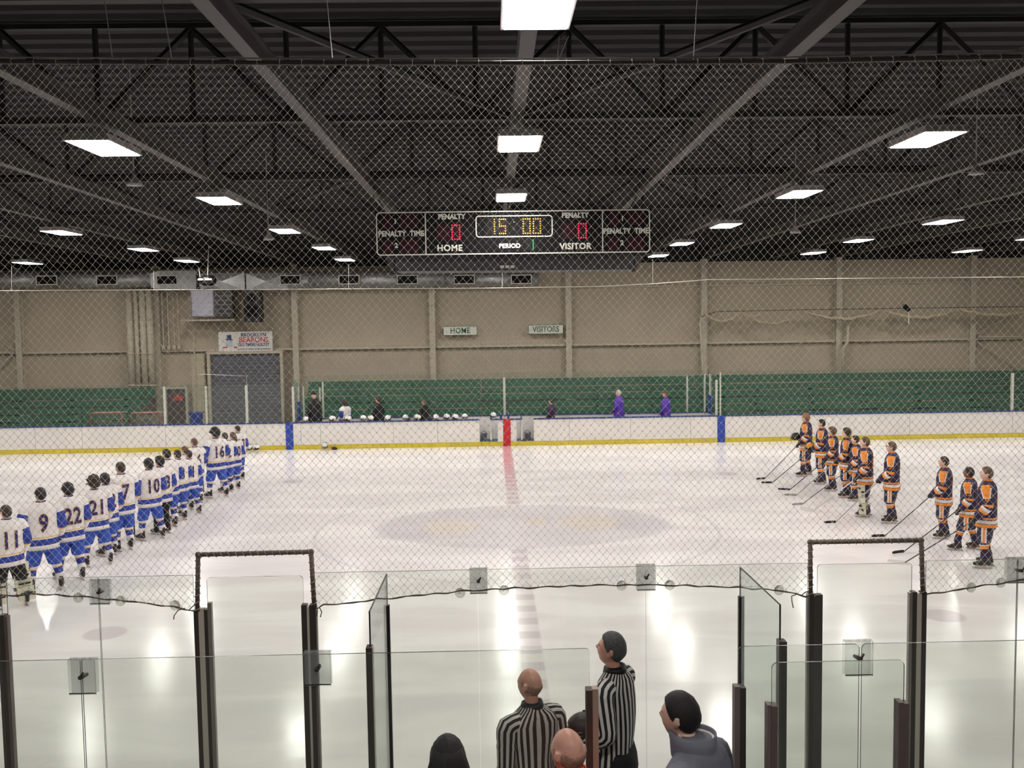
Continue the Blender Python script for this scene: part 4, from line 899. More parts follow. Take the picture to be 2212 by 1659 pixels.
def body_mesh(key, pose, voxel, finger=False):
    """one continuous skin: trunk, neck, head, arms, legs and hands, fused by a voxel remesh"""
    if key in BODY: return BODY[key]
    m = MB(); J = pose
    E = lambda z, rx, ry, cy=0.: [Vector((rx * math.cos(2 * PI * i / 14), cy + ry * math.sin(2 * PI * i / 14), z)) for i in range(14)]
    m.rings([E(.84, .13, .10), E(.92, .17, .12), E(1.05, .145, .10), E(1.2, .155, .11), E(1.36, .17, .115), E(1.47, .165, .09), E(1.54, .08, .07)])
    hM = head_matrix(J)
    nb_, nt_ = Vector((0, -.005, 1.48)), hM @ Vector((0, -.02, -.06))
    m.tube([nb_, nb_.lerp(nt_, .5), nt_], [.062, .054, .054], 12)
    m.ellipsoid((0, 0, 0), None, 40, 30, f=head_pt); k = len(m.v) - 40 * 29
    for i in range(k, len(m.v)): m.v[i] = hM @ m.v[i]
    for s_ in (-1, 1): m.tube([hM @ Vector((s_ * .072, -.012, -.03)), hM @ Vector((s_ * .082, -.022, .0)), hM @ Vector((s_ * .078, -.02, .03))], [.008, .014, .012], 8, flat=1.6)
    for s_, nm in ((-1, 'L'), (1, 'R')):
        sh, el, wr, hd = J['sh' + nm], J['el' + nm], J['wr' + nm], J['hd' + nm]
        m.tube([Vector((s_ * .1, 0, 1.44)), sh, sh.lerp(el, .5), el, el.lerp(wr, .35), wr], [.07, .062, .052, .044, .044, .029], 10)
        u = (hd - wr).normalized(); side = u.cross(J.get('palm' + nm, Vector((0, -s_ * .2, 1)))).normalized(); nrm = side.cross(u)
        m.tube([wr, wr + u * .04, wr + u * .09], [.028, .042, .04], 10, flat=.5, side=side)
        if finger:
            for q, (o, L) in enumerate(((-.030, .066), (-.010, .078), (.011, .074), (.030, .058))):
                b = wr + u * .085 + side * o; m.tube([b - u * .03, b, b + u * L * .5 + nrm * -.012, b + u * L * .85 - nrm * .03], [.0095, .0095, .009, .0075], 7)
            b = wr + u * .035 - side * .035; m.tube([b + side * .02, b - side * .01 + u * .02, b - side * .02 + u * .055 - nrm * .012], [.012, .011, .009], 7)
        else:
            m.tube([wr + u * .06, wr + u * .12, wr + u * .14 - nrm * .04], [.036, .034, .028], 8, flat=.7, side=side)
        hp, kn, an = Vector((s_ * .095, 0, .9)), J['kn' + nm], J['an' + nm]
        m.tube([hp, hp.lerp(kn, .5), kn, kn.lerp(an, .35), an], [.095, .078, .056, .056, .036], 10)
        m.tube([an + Vector((0, -.05, -.04)), an + Vector((0, .04, -.05)), an + Vector((s_ * .02, .16, -.065))], [.035, .042, .03], 8)
    o = m.build('b', SKIN); md = o.modifiers.new('r', 'REMESH'); md.mode = 'VOXEL'; md.voxel_size = voxel; md.use_smooth_shade = True
    dg = bpy.context.evaluated_depsgraph_get(); me = bpy.data.meshes.new_from_object(o.evaluated_get(dg)); bpy.data.objects.remove(o)
    me.materials.clear(); me.materials.append(None); me.materials.append(EYE); me.materials.append(LIPS); inv = hM.inverted()
    for p in me.polygons:
        p.use_smooth = True; c = inv @ p.center
        if c.length < .16 and c.y > .055:
            if abs(abs(c.x) - .028) < .013 and abs(c.z - .008) < .006: p.material_index = 1
            elif abs(c.x) < .026 and abs(c.z + .056) < .008: p.material_index = 2
    BODY[key] = me; return me
def head_matrix(J): return Matrix.Translation(HEADC + J.get('hoff', Vector())) @ Matrix.Scale(HSC, 4) @ Matrix.Rotation(math.radians(J.get('turn', 0)), 4, 'Z') @ Matrix.Rotation(math.radians(J.get('nod', 8)), 4, 'X')
BODY = {}; CLOTH = {}
def V3(*a): return Vector(a)
def pose(kind):
    J = dict(knL=V3(-.12, .03, .5), knR=V3(.12, .03, .5), anL=V3(-.14, .0, .12), anR=V3(.14, -.02, .12), shL=V3(-.205, 0, 1.44), shR=V3(.205, 0, 1.44), nod=8)
    side = dict(elL=V3(-.31, -.04, 1.17), wrL=V3(-.30, .13, .96), hdL=V3(-.28, .2, .88), elR=V3(.31, -.04, 1.17), wrR=V3(.30, .13, .96), hdR=V3(.28, .2, .88))
    if kind == 'side': J.update(side)
    if kind == 'front': J.update(elL=V3(-.32, .0, 1.18), wrL=V3(-.15, .22, 1.0), hdL=V3(-.06, .28, .96), elR=V3(.32, .0, 1.18), wrR=V3(.15, .22, .98), hdR=V3(.06, .28, .92))
    if kind == 'wide': J.update(side); J.update(knL=V3(-.17, .04, .5), knR=V3(.19, .0, .5), anL=V3(-.2, .05, .12), anR=V3(.26, -.04, .12), elL=V3(-.35, -.06, 1.2), wrL=V3(-.33, .12, 1.0), hdL=V3(-.3, .2, .92))
    if kind == 'stagger': J.update(side); J.update(knL=V3(-.13, .12, .5), anL=V3(-.15, .2, .12), knR=V3(.13, -.02, .5), anR=V3(.15, -.12, .12))
    if kind == 'heart': J.update(side); J.update(elR=V3(.31, .08, 1.2), wrR=V3(.1, .2, 1.28), hdR=V3(.0, .19, 1.33), palmR=V3(0, 1, 0))
    if kind == 'back': J.update(elL=V3(-.32, -.08, 1.18), wrL=V3(-.16, -.17, 1.0), hdL=V3(-.06, -.2, .96), elR=V3(.32, -.08, 1.18), wrR=V3(.16, -.17, 1.0), hdR=V3(.06, -.2, .96))
    if kind == 'relaxed': J.update(elL=V3(-.255, -.03, 1.15), wrL=V3(-.26, .06, .9), hdL=V3(-.26, .09, .8), elR=V3(.255, -.03, 1.15), wrR=V3(.26, .06, .9), hdR=V3(.26, .09, .8))
    return J
def E(z, rx, ry, cy=0., n=24, p=2.4):
    o = []
    for i in range(n):
        a = 2 * PI * i / n; c, s_ = math.cos(a), math.sin(a)
        o.append(Vector((rx * abs(c) ** (2 / p) * (1 if c >= 0 else -1), cy + ry * abs(s_) ** (2 / p) * (1 if s_ >= 0 else -1), z)))
    return o
def lerp_rings(keys, zs):
    out = []
    for z in zs:
        for a, b_ in zip(keys, keys[1:]):
            if a[0] <= z <= b_[0] + 1e-6:
                u = (z - a[0]) / (b_[0] - a[0]); u = u * u * (3 - 2 * u) if abs(b_[1] - a[1]) > .02 else u
                out.append(tuple(a[i] + (b_[i] - a[i]) * u for i in range(4))); break
    return out
JER = [(.77, .265, .185, .0), (.95, .25, .17, 0), (1.15, .255, .165, 0), (1.34, .275, .165, 0), (1.45, .27, .15, -.005), (1.52, .215, .125, -.01), (1.575, .11, .09, -.01), (1.6, .075, .075, -.01)]
SLIM = [(.86, .21, .14, .0), (.98, .19, .13, 0), (1.15, .195, .13, 0), (1.34, .22, .135, 0), (1.44, .215, .12, -.005), (1.5, .165, .105, -.01), (1.55, .09, .08, -.01), (1.585, .065, .066, -.01)]
LONGJ = [(.7, .27, .185, .0), (.9, .255, .175, 0), (1.15, .25, .165, 0), (1.34, .255, .155, 0), (1.44, .24, .14, -.005), (1.51, .18, .115, -.01), (1.56, .1, .085, -.01), (1.6, .08, .075, -.01)]
def garment(J, keys, bands, sleeve_r, sleeve_bands, sleeve_end=1., fold=.006, seed=0):
    """jersey, shirt or jacket: trunk rings with colour bands, two sleeves that follow the arms"""
    m = MB(); zs = sorted(set([round(k[0], 3) for k in keys] + [round(b, 3) for b, _ in bands if keys[0][0] < b < keys[-1][0]] + [round(keys[0][0] + i * .05, 3) for i in range(int((keys[-1][0] - keys[0][0]) / .05))]))
    zs = [z for i, z in enumerate(zs) if i == 0 or z - zs[i - 1] > .006 or any(abs(z - b) < 1e-3 for b, _ in bands)]
    R = lerp_rings(keys, zs); rs = []
    for z, rx, ry, cy in R:
        ring = E(z, rx, ry, cy, 32)
        for q in ring:
            k = 1 + fold / .2 * 3 * noise.noise(Vector((q.x * 7, q.y * 7, q.z * 3 + seed))); q.x *= k; q.y *= k
        rs.append(ring)
    mi = []
    for a, b_ in zip(zs, zs[1:]):
        c = (a + b_) / 2; mi.append(next((i for b, i in bands if c < b), bands[-1][1]))
    hem = [Vector((q.x * .9, q.y * .9, q.z + .02)) for q in rs[0]]
    m.rings([hem] + rs, [mi[0]] + mi, True, True)
    for s_, nm in ((-1, 'L'), (1, 'R')):
        sh, el, wr = J['sh' + nm].copy(), J['el' + nm], J['wr' + nm]; sh += Vector((s_ * .02, 0, 0))
        top = Vector((s_ * .12, -.005, sh.z + .01)); path = [top, sh]
        L1 = (el - sh).length; L2 = (wr - el).length * sleeve_end; N1, N2 = 10, 9
        pts = [top, top.lerp(sh, .6)] + [sh.lerp(el, i / N1) for i in range(N1)] + [el.lerp(wr, i / N2 * sleeve_end) for i in range(N2 + 1)]
        # soften the elbow
        pts = pts[:2] + [pts[i] if i in (0, len(pts) - 1) else (pts[i - 1] + pts[i] * 2 + pts[i + 1]) / 4 for i in range(2, len(pts) - 1)] + [pts[-1]]
        N = len(pts); rr = []
        for i in range(N):
            u = i / (N - 1)
            r_ = sleeve_r[0] * (1 - u) + sleeve_r[1] * u
            if i < 2: r_ *= .95
            rr.append(r_ * (1 + .07 * noise.noise(Vector((i * .9, s_ * 3 + seed, 2)))))
        mi2 = [next((k for b, k in sleeve_bands if (i + .5) / (N - 1) < b), sleeve_bands[-1][1]) for i in range(N - 1)]
        m.tube(pts, rr, 14, mi2)
    return m
def bvh_of(mb): return BVHTree.FromPolygons([tuple(v) for v in mb.v], mb.f)
def project(mb, bvh, o, U, Vv, N, off):
    """lay a flat shape on a garment: shape x,y run along U,Vv from o, cast along N"""
    out = []
    for v in mb.v:
        p = Vector(o) + U * v.x + Vv * v.y; h = bvh.ray_cast(p, N, .6)
        q = h[0] if h[0] is not None else p - N * -(.28)
        out.append(q - N * (off + v.z * 0))
    mb.v = out; return mb
def grid(w0, w1, h, nx=6, ny=8, x0=0, y0=0):
    m = MB(); vs = []
    for j in range(ny + 1):
        w_ = w0 + (w1 - w0) * j / ny
        for i in range(nx + 1): vs.append((x0 + w_ * (i / nx - .5), y0 + h * j / ny, 0))
    return m.add(vs, [(j * (nx + 1) + i, j * (nx + 1) + i + 1, (j + 1) * (nx + 1) + i + 1, (j + 1) * (nx + 1) + i) for j in range(ny) for i in range(nx)])
def reuse(key, name, mats, parent, fn, smooth=True):
    if key in CLOTH: return link(name, CLOTH[key], parent)
    o = fn().build(name, mats, parent, smooth); CLOTH[key] = o.data; return o
def hair_obj(J, kind, m_, parent, key):
    k = (key, kind)
    def fn():
        m = MB(); hM = head_matrix(J); th = dict(short=.012, tousled=.024, afro=.05, buzz=.004, fringe=.0025, long=.022, pony=.016, cap=.014, flop=.026)[kind]; sd = hash_(key + kind)
        def hp(d):
            q = head_pt(d); y, z = d.y, d.z
            if kind == 'fringe': zl, zu = -.45, .15 - .2 * max(0, -y)
            else: zl, zu = None, 9
            low = .50 if y > .65 else (-.02 + (y - .05) / .6 * .52 if y > .05 else -.02 + (y - .05) * (.62 if kind != 'afro' else .5))
            if kind in ('tousled', 'flop'): low -= .10
            if kind == 'long': low = min(low, .2 if y > .5 else -.9)
            if kind == 'cap': low = .2
            ear = (abs(d.x) > .8 and -.4 < z < .25 and kind not in ('long',)) 
            t = (z - low) / .14; t = max(0, min(1, t))
            if kind == 'fringe': t = min(t, max(0, min(1, (zu + .2 - z) / .15))); t = t if y < .35 else 0
            nz_ = noise.noise(Vector((d.x * 5 + sd, d.y * 5, d.z * 5))) * .5 + noise.noise(Vector((d.x * 13 + sd, d.y * 13, d.z * 13))) * .4
            h = th * (1 + (.7 if kind in ('tousled', 'afro', 'flop') else .25) * nz_)
            if kind == 'afro': h *= .75 + .5 * max(0, z)
            return q * (1 + (h * t + .0015 * t) / max(q.length, .05)) if t > 0 else q * .93
        m.ellipsoid((0, 0, 0), None, 44, 32, f=hp)
        if kind == 'pony': m.tube([(0, -.09, .03), (0, -.13, .01), (.01, -.15, -.07), (.02, -.14, -.16), (.02, -.13, -.24)], [.016, .028, .03, .024, .008], 10)
        if kind == 'long':
            m.rings([[Vector((rx * math.cos(a * PI / 10), -.045 + ry * math.sin(a * PI / 10), z)) for a in range(20)] for z, rx, ry in ((.045, .06, .045), (-.02, .09, .072), (-.1, .1, .075), (-.2, .105, .07), (-.3, .1, .06), (-.36, .06, .03))])
            for q in range(26):
                a = q / 25 * PI + PI; x, y = .1 * math.cos(a), -.04 + .08 * math.sin(a); m.tube([(x * .7, y * .8, .08), (x * 1.02, y, -.03), (x * (1.1 + .1 * math.sin(q * 5)), y * 1.05, -.16), (x * (1.0 + .15 * math.sin(q * 3)), y, -.33)], [.012, .014, .012, .005], 5)
        if kind == 'cap': m.tube([(0, .07, .035), (0, .17, .02)], [.06, .05], 10, flat=.15)
        if kind in ('afro', 'tousled', 'flop'):
            rnd = random.Random(sd)
            for q in range(46):
                d = Vector((rnd.uniform(-1, 1), rnd.uniform(-1, .7), rnd.uniform(0, 1))).normalized(); b = head_pt(d); L = th * (1.1 if kind == 'afro' else .9)
                m.tube([b, b * (1 + L / b.length), b * (1 + L * 1.3 / b.length) + Vector((rnd.uniform(-.01, .01), rnd.uniform(-.01, .01), -.004))], [.016, .012, .003], 5)
        m.v = [hM @ v for v in m.v]; return m
    return reuse(('hair',) + k, 'hair', [m_], parent, fn) if False else _hair(fn, m_, parent)
def _hair(fn, m_, parent): return fn().build('hair', [m_], parent, True)
def hash_(s_): return sum(ord(c) * (i + 3) for i, c in enumerate(s_)) % 97
def skate(parent, an, s_, toe=0.):
    R = Matrix.Rotation(toe, 3, 'Z'); A = Vector((an.x, an.y, 0))
    T = lambda x, y, z: A + R @ Vector((x, y, z))
    m = MB(); ell = lambda z, rx, y0, y1: [T(rx * math.cos(2 * PI * i / 12), (y0 + y1) / 2 + (y1 - y0) / 2 * math.sin(2 * PI * i / 12), z) for i in range(12)]
    m.rings([ell(.065, .036, -.1, .19), ell(.085, .046, -.105, .2), ell(.115, .047, -.1, .195), ell(.14, .046, -.095, .13), ell(.17, .045, -.085, .06), ell(.22, .052, -.085, .055), ell(.25, .05, -.08, .05)])
    b = m.build('skate', BOOT, parent, True)
    m = MB(); 
    for i in range(4): m.tube([T(-.02, .06 + i * .03, .165 - i * .012), T(.02, .06 + i * .03, .165 - i * .012)], .004, 4)
    m.build('laces', BOOTW, b)
    q = MB()
    for y0, y1 in ((-.09, -.03), (.07, .15)): q.rings([[T(x, y, z) for x, y in ((-w_, y0 - e), (w_, y0 - e), (w_, y1 + e), (-w_, y1 + e))] for z, w_, e in ((.03, .008, .02), (.066, .025, 0))])
    q.build('blade_holder', BOOTW, b)
    m = MB().add([tuple(T(x, y, z)) for x in (-.003, .003) for y, z in ((-.13, .012), (-.11, .001), (.17, .001), (.21, .02), (.2, .034), (-.12, .034))], [(0, 1, 2, 3, 4, 5), (11, 10, 9, 8, 7, 6)] + [(i, (i + 1) % 6, (i + 1) % 6 + 6, i + 6) for i in range(6)])
    m.build('blade', BLADE, b)
def glove_mb(J, nm):
    s_ = -1 if nm == 'L' else 1; wr, hd, el = J['wr' + nm], J['hd' + nm], J['el' + nm]; u = (hd - wr).normalized(); f = (wr - el).normalized()
    m = MB(); side = u.cross(Vector((0, -s_ * .2, 1))).normalized(); nrm = side.cross(u)
    m.tube([wr - f * .10, wr - f * .03, wr + u * .02], [.062, .062, .056], 12)
    m.tube([wr, wr + u * .05, wr + u * .105], [.056, .062, .055], 10, flat=.72, side=side)
    for o in (-.036, -.012, .012, .036):
        b = wr + u * .1 + side * o; m.tube([b - u * .02, b + u * .03, b + u * .045 - nrm * .03, b + u * .02 - nrm * .055], [.0165, .017, .016, .014], 7)
    b = wr + u * .05 - side * .05; m.tube([b, b + u * .04 - nrm * .02, b + u * .06 - nrm * .045], [.02, .019, .014], 7)
    return m
def pants_mb(J, long=False):
    m = MB(); R = [E(.98, .19, .135), E(.9, .215, .155), E(.8, .225, .165), E(.72, .2, .155)]; m.rings(R)
    for s_, nm in ((-1, 'L'), (1, 'R')):
        hp, kn, an = Vector((s_ * .11, 0, .82)), J['kn' + nm], J['an' + nm]
        if long: m.tube([hp, hp.lerp(kn, .5), kn, kn.lerp(an, .5), an - Vector((0, 0, .06))], [.11, .098, .078, .07, .066], 14)
        else: m.tube([hp, hp.lerp(kn, .4), hp.lerp(kn, .75), kn + Vector((0, 0, .0)), kn - Vector((0, 0, .03))], [.125, .13, .125, .118, .1], 16)
    return m
def sock_mb(J, nm, bands):
    kn, an = J['kn' + nm], J['an' + nm]; N = 16; pts = [(kn + Vector((0, 0, .03))).lerp(an + Vector((0, 0, .08)), i / N) for i in range(N + 1)]
    rr = [.078 + .008 * math.sin(i * .5) - .02 * max(0, i / N - .55) for i in range(N + 1)]
    return MB().tube(pts, rr, 12, [next((k for b, k in bands if (i + .5) / N < b), bands[-1][1]) for i in range(N)])
WJ_B = [(.85, 0), (.955, 1), (.975, 0), (.995, 2), (9, 0)]; WJ_S = [(.22, 0), (.62, 1), (.66, 2), (.9, 0), (9, 3)]
PJ_B = [(.83, 1), (.84, 0), (.90, 2), (.915, 0), (.95, 1), (9, 0)]; PJ_S = [(.52, 0), (.59, 1), (.6, 0), (.71, 2), (.72, 0), (.79, 1), (9, 0)]
def player(label, cx, head_y, foot_y, ang, pz='side', team='w', num='', hk='short', hm=H_DBR, skin=SKIN, goalie=False, turn=0, gloves=True, black_pants=False, nod=10, group=None, cat='person'):
    g = G(cx, foot_y - 4); d = g.y; H = P(cx, head_y, d).z; sc = H / 1.85; x = P(cx, (head_y + foot_y) / 2, d).x
    t = thing('person', label, cat, (x, d, 0), math.radians(ang), group, sc)
    J = pose(pz); J['turn'] = turn; J['nod'] = nod; J['shL'] = J['shL'] + V3(-.02, 0, .03); J['shR'] = J['shR'] + V3(.02, 0, .03)
    bk = '%s_%d_%d' % (pz, turn, nod); me = body_mesh(bk, J, .0125); o = link('body', me, t); o.material_slots[0].link = 'OBJECT'; o.material_slots[0].material = skin
    hair_obj(J, hk, hm, t, label)
    if team == 'w': jm, jb, js = [W_WHT, W_BLU, W_GLD, W_WHT], WJ_B, WJ_S
    else: jm, jb, js = [P_PUR, P_ORG, W_WHT], PJ_B, PJ_S
    ck = ('jersey', team, pz); fn = lambda: garment(J, JER, jb, (.108, .078), js, .93, .005, hash_(pz))
    if ck not in CLOTH: CLOTH[('mb',) + ck] = fn()
    mb = CLOTH[('mb',) + ck]; jo = reuse(ck, 'jersey', jm, t, lambda: mb); bv = CLOTH.setdefault(('bvh',) + ck, bvh_of(mb))
    MB().tube([Vector((.074 * math.cos(a * PI / 8), -.01 + .074 * math.sin(a * PI / 8), 1.597)) for a in range(17)], .013, 6, caps=False).build('collar', W_NAVY if team == 'w' else P_ORG, jo, True)
    if team == 'w' and num:
        for mm_, off, of2 in ((W_GLD, .02, .012), (W_NAVY, .010, .017)):
            tm = text_mb(num, .42, 0, off, .74, 1.08, sub=.03); project(tm, bv, (0, -.5, 1.225), Vector((1, 0, 0)), Vector((0, 0, 1)), Vector((0, 1, 0)), of2)
            tm.build('number' if mm_ is W_NAVY else 'number_outline', mm_, jo)
    if team == 'p':
        for s_, nm in ((-1, 'L'), (1, 'R')):
            sh, el = J['sh' + nm], J['el' + nm]; ax = (el - sh).normalized(); N = Vector((-s_, 0, -.25)).normalized(); Vv = (-ax - N * (-ax).dot(N)).normalized(); U = Vv.cross(-N)
            for w0, w1, h_, y0, mm_, off in ((.12, .2, .24, -.18, W_WHT, .008), (.085, .16, .23, -.165, P_ORG, .012)):
                gm = grid(w0, w1, h_, y0=y0); project(gm, bv, sh - N * .4, U, Vv, N, off); gm.build('shoulder_panel', mm_, jo)
            tm = text_mb(num, .14, 0, .004, .95, sub=.03); project(tm, bv, sh + ax * .19 - N * .4, U, Vv, N, .008); tm.build('number', P_ORG, jo)
        tm = text_mb(num, .34, 0, .008, .8, sub=.03); project(tm, bv, (0, -.5, 1.24), Vector((1, 0, 0)), Vector((0, 0, 1)), Vector((0, 1, 0)), .01); tm.build('number', P_ORG, jo)
    pm = BLKCL if black_pants or (goalie and team == 'w') else (W_PBL if team == 'w' else P_PNT)
    po = reuse(('pants', pz, pm.name), 'pants', [pm], t, lambda: pants_mb(J, black_pants)); pb = CLOTH.get(('pbvh', pz)) or CLOTH.setdefault(('pbvh', pz), bvh_of(pants_mb(J)))
    if team == 'p':
        for s_ in (-1, 1):
            for w_, mm_, off in ((.09, W_WHT, .006), (.035, P_ORG, .01)):
                gm = grid(w_, w_, .3, y0=.49); project(gm, pb, (s_ * .6, .02, 0), Vector((0, s_, 0)), Vector((0, 0, 1)), Vector((-s_, 0, 0)), off); gm.build('side_stripe', mm_, po)
    sb_ = [(.3, 0), (.36, 2), (.4, 0), (.68, 1), (9, 0)] if team == 'w' else [(.28, 0), (.31, 2), (.48, 1), (.51, 2), (9, 0)]
    sm = [W_WHT, W_BLU, W_GLD] if team == 'w' else [P_PUR, P_ORG, W_WHT]
    for s_, nm in ((-1, 'L'), (1, 'R')):
        if not black_pants and not goalie: reuse(('sock', team, pz, nm), 'sock', sm, t, lambda: sock_mb(J, nm, sb_))
        skate(t, J['an' + nm], s_, -s_ * .25)
        if gloves: reuse(('glove', pz, nm), 'glove', [GLOVE], t, lambda: glove_mb(J, nm))
        if goalie:
            kn, an = J['kn' + nm], J['an' + nm]; m = MB()
            for k, (z0, z1) in enumerate(((.08, .2), (.2, .34), (.34, .48), (.48, .6), (.6, .78))):
                c = kn.lerp(an, (.6 - (z0 + z1) / 2) / .5); m.rings([[Vector((c.x + xx * w_, c.y + yy * .09 + .03, z)) for xx, yy in ((-1, -.9), (-.75, .8), (.75, .8), (1, -.9))] for z, w_ in ((z0 + .004, .135), (z0 + .02, .145), (z1 - .02, .145), (z1 - .004, .135))])
            pd = m.build('leg_pad', PAD, t); m = MB(); rnd = random.Random(4)
            for _ in range(9):
                z = rnd.uniform(.14, .72); c = kn.lerp(an, (.6 - z) / .5); a = rnd.choice((-1, 1)); m.box((c.x + a * .14, c.y + rnd.uniform(-.03, .08), z), (.012, .028, .014), M=Matrix.Rotation(rnd.uniform(-1, 1), 3, 'X'))
            for z in (.22, .4, .55): c = kn.lerp(an, (.6 - z) / .5); m.box((c.x, c.y - .075, z), (.1, .012, .014))
            m.build('pad_marks', BLACK, pd)
    t['_sc'] = sc
    return t, J, sc
def world_pt(t, J, p): return t.matrix_basis @ p
def stick(label, blade_px, hand, shaft=SHAFT, tape=TAPE, toe_dx=-.26, butt=.25, goalie=False):
    """blade on the ice at a pixel, shaft running up through a hand"""
    heel = G(*blade_px, .03); t = thing('hockey_stick', label, 'hockey stick', (heel.x, heel.y, 0)); loc = Vector((heel.x, heel.y, 0))
    h = hand - loc; b = Vector((0, 0, .03)); u = (h - b).normalized(); L = (h - b).length + butt
    side = u.cross(Vector((0, 0, 1))).normalized()
    m = MB().tube([b, b + u * L], .0165 if not goalie else .02, 4, flat=.7, side=side); s_ = m.build('shaft', shaft, t)
    out = Vector((-u.x, -u.y, 0)).normalized(); m = MB(); rs = []
    for i in range(6):
        k = i / 5; c = b + out * (.3 * k) + side * (.04 * k * k) + Vector((0, 0, .012 + .01 * k)); hh = (.026 if not goalie else .04) * (1 - .25 * (k > .9)); w_ = .007
        rs.append([c + side * -w_ + Vector((0, 0, -hh)), c + side * w_ + Vector((0, 0, -hh)), c + side * w_ + Vector((0, 0, hh)), c + side * -w_ + Vector((0, 0, hh))])
    m.rings(rs).build('blade', tape, t)
    if goalie: MB().tube([b, b + u * .6], .045, 4, flat=.4, side=side).build('paddle', shaft, t)
    MB().tube([b + u * (L - .1), b + u * L], .02, 6).build('butt_tape', tape, t)
    return t

WH = 'player in white blue jersey '
lay = [  # label, cx, head y, foot y, angle, pose, number, hair, hair material, extra
 ('goalkeeper in white jersey 11 at the left edge, black pants, cream leg pads', 18, 1090, 1316, 42, 'wide', '11', 'short', H_DBR, dict(goalie=True)),
 (WH + '9 with short dark hair, beside the goalkeeper', 92, 1052, 1281, 30, 'wide', '9', 'short', H_BLK, {}),
 (WH + '22 with thick black hair, next after number 9', 151, 1042, 1257, 40, 'stagger', '22', 'tousled', H_BLK, {}),
 (WH + '21 with bushy brown hair, nearer of a pair', 206, 1030, 1226, 36, 'wide', '21', 'afro', H_DBR, {}),
 (WH + '12, mostly hidden behind the bushy haired 21', 230, 1022, 1204, 40, 'side', '12', 'tousled', H_BLK, {}),
 (WH + '7, tall with short dark hair', 264, 997, 1193, 42, 'side', '7', 'short', H_DBR, {}),
 (WH + '10 with legs apart and a stick at the left hand', 324, 990, 1170, 42, 'wide', '10', 'tousled', H_BLK, {}),
 (WH + '13 with long black trousers', 348, 985, 1157, 46, 'side', '13', 'tousled', H_BLK, dict(black_pants=True)),
 (WH + '3, dark hair, just behind the one in black trousers', 363, 969, 1143, 46, 'side', '3', 'short', H_BLK, {}),
 (WH + '8, dark hair, half hidden in the middle of the row', 386, 971, 1128, 46, 'side', '8', 'short', H_BLK, {}),
 (WH + '19 with sandy hair, in the middle of the row', 402, 963, 1106, 48, 'side', '19', 'short', H_BR, {}),
 (WH + '1 with brown hair, in front of the sandy haired one', 410, 972, 1116, 48, 'wide', '1', 'short', H_DBR, {}),
 (WH + '6 with brown hair, last before the gap in the row', 422, 946, 1091, 50, 'side', '6', 'short', H_BR, {}),
 (WH + '16 with bushy black hair, first after the gap', 467, 926, 1079, 42, 'wide', '16', 'afro', H_BLK, {}),
 (WH + '2 with short dark hair, right of number 16', 488, 934, 1067, 46, 'side', '2', 'short', H_DBR, {}),
 (WH + '20 with a long brown ponytail', 505, 933, 1061, 46, 'side', '20', 'pony', H_BR, {}),
 (WH + '23, farthest of the row, nearest the boards', 515, 919, 1040, 48, 'side', '23', 'short', H_DBR, {}),
]
W = {}
for lb, cx, hy, fy, an, pz, num, hk, hm, ex in lay:
    W[num] = player(lb, cx, hy, fy, an + 6, pz, 'w', num, hk, hm, group='white team players lined up', turn=12, **ex)
PU = 'player in purple and orange jersey '
lay = [
 (PU + 'with red blond hair, farthest of the right row', 1741, 892, 1032, 62, 'wide', '7', 'tousled', H_SAND, {}),
 (PU + 'with dark hair, second from the boards', 1775, 905, 1049, 64, 'front', '4', 'short', H_BLK, {}),
 (PU + '3 with chin length brown hair', 1798, 922, 1064, 64, 'side', '3', 'flop', H_BR, {}),
 (PU + '4 with wavy dark hair, left of the hidden one', 1829, 924, 1078, 64, 'front', '14', 'tousled', H_DBR, {}),
 (PU + 'with black hair, hidden behind the goalkeeper', 1848, 940, 1085, 64, 'side', '9', 'short', H_BLK, {}),
 ('goalkeeper in purple and orange jersey with white and black leg pads, dark blond hair', 1869, 943, 1119, 62, 'side', '30', 'short', H_BR, dict(goalie=True)),
 (PU + '5 with glasses, standing alone in the gap', 1926, 953, 1133, 62, 'front', '5', 'short', H_BR, {}),
 (PU + '8 with thick dark brown hair and crossed forearms', 2039, 985, 1166, 58, 'front', '8', 'short', H_DBR, {}),
 (PU + '14 with dark skin and short black hair', 2093, 1008, 1193, 55, 'stagger', '15', 'short', H_BLK, dict(skin=SKIN_D)),
 (PU + '6 with short brown hair, nearest of the right row', 2131, 1007, 1229, 58, 'side', '6', 'short', H_BR, {}),
]
PP = []
for lb, cx, hy, fy, an, pz, num, hk, hm, ex in lay: PP.append(player(lb, cx, hy, fy, an, pz, 'p', num, hk, hm, group='purple team players lined up', nod=12, **ex))
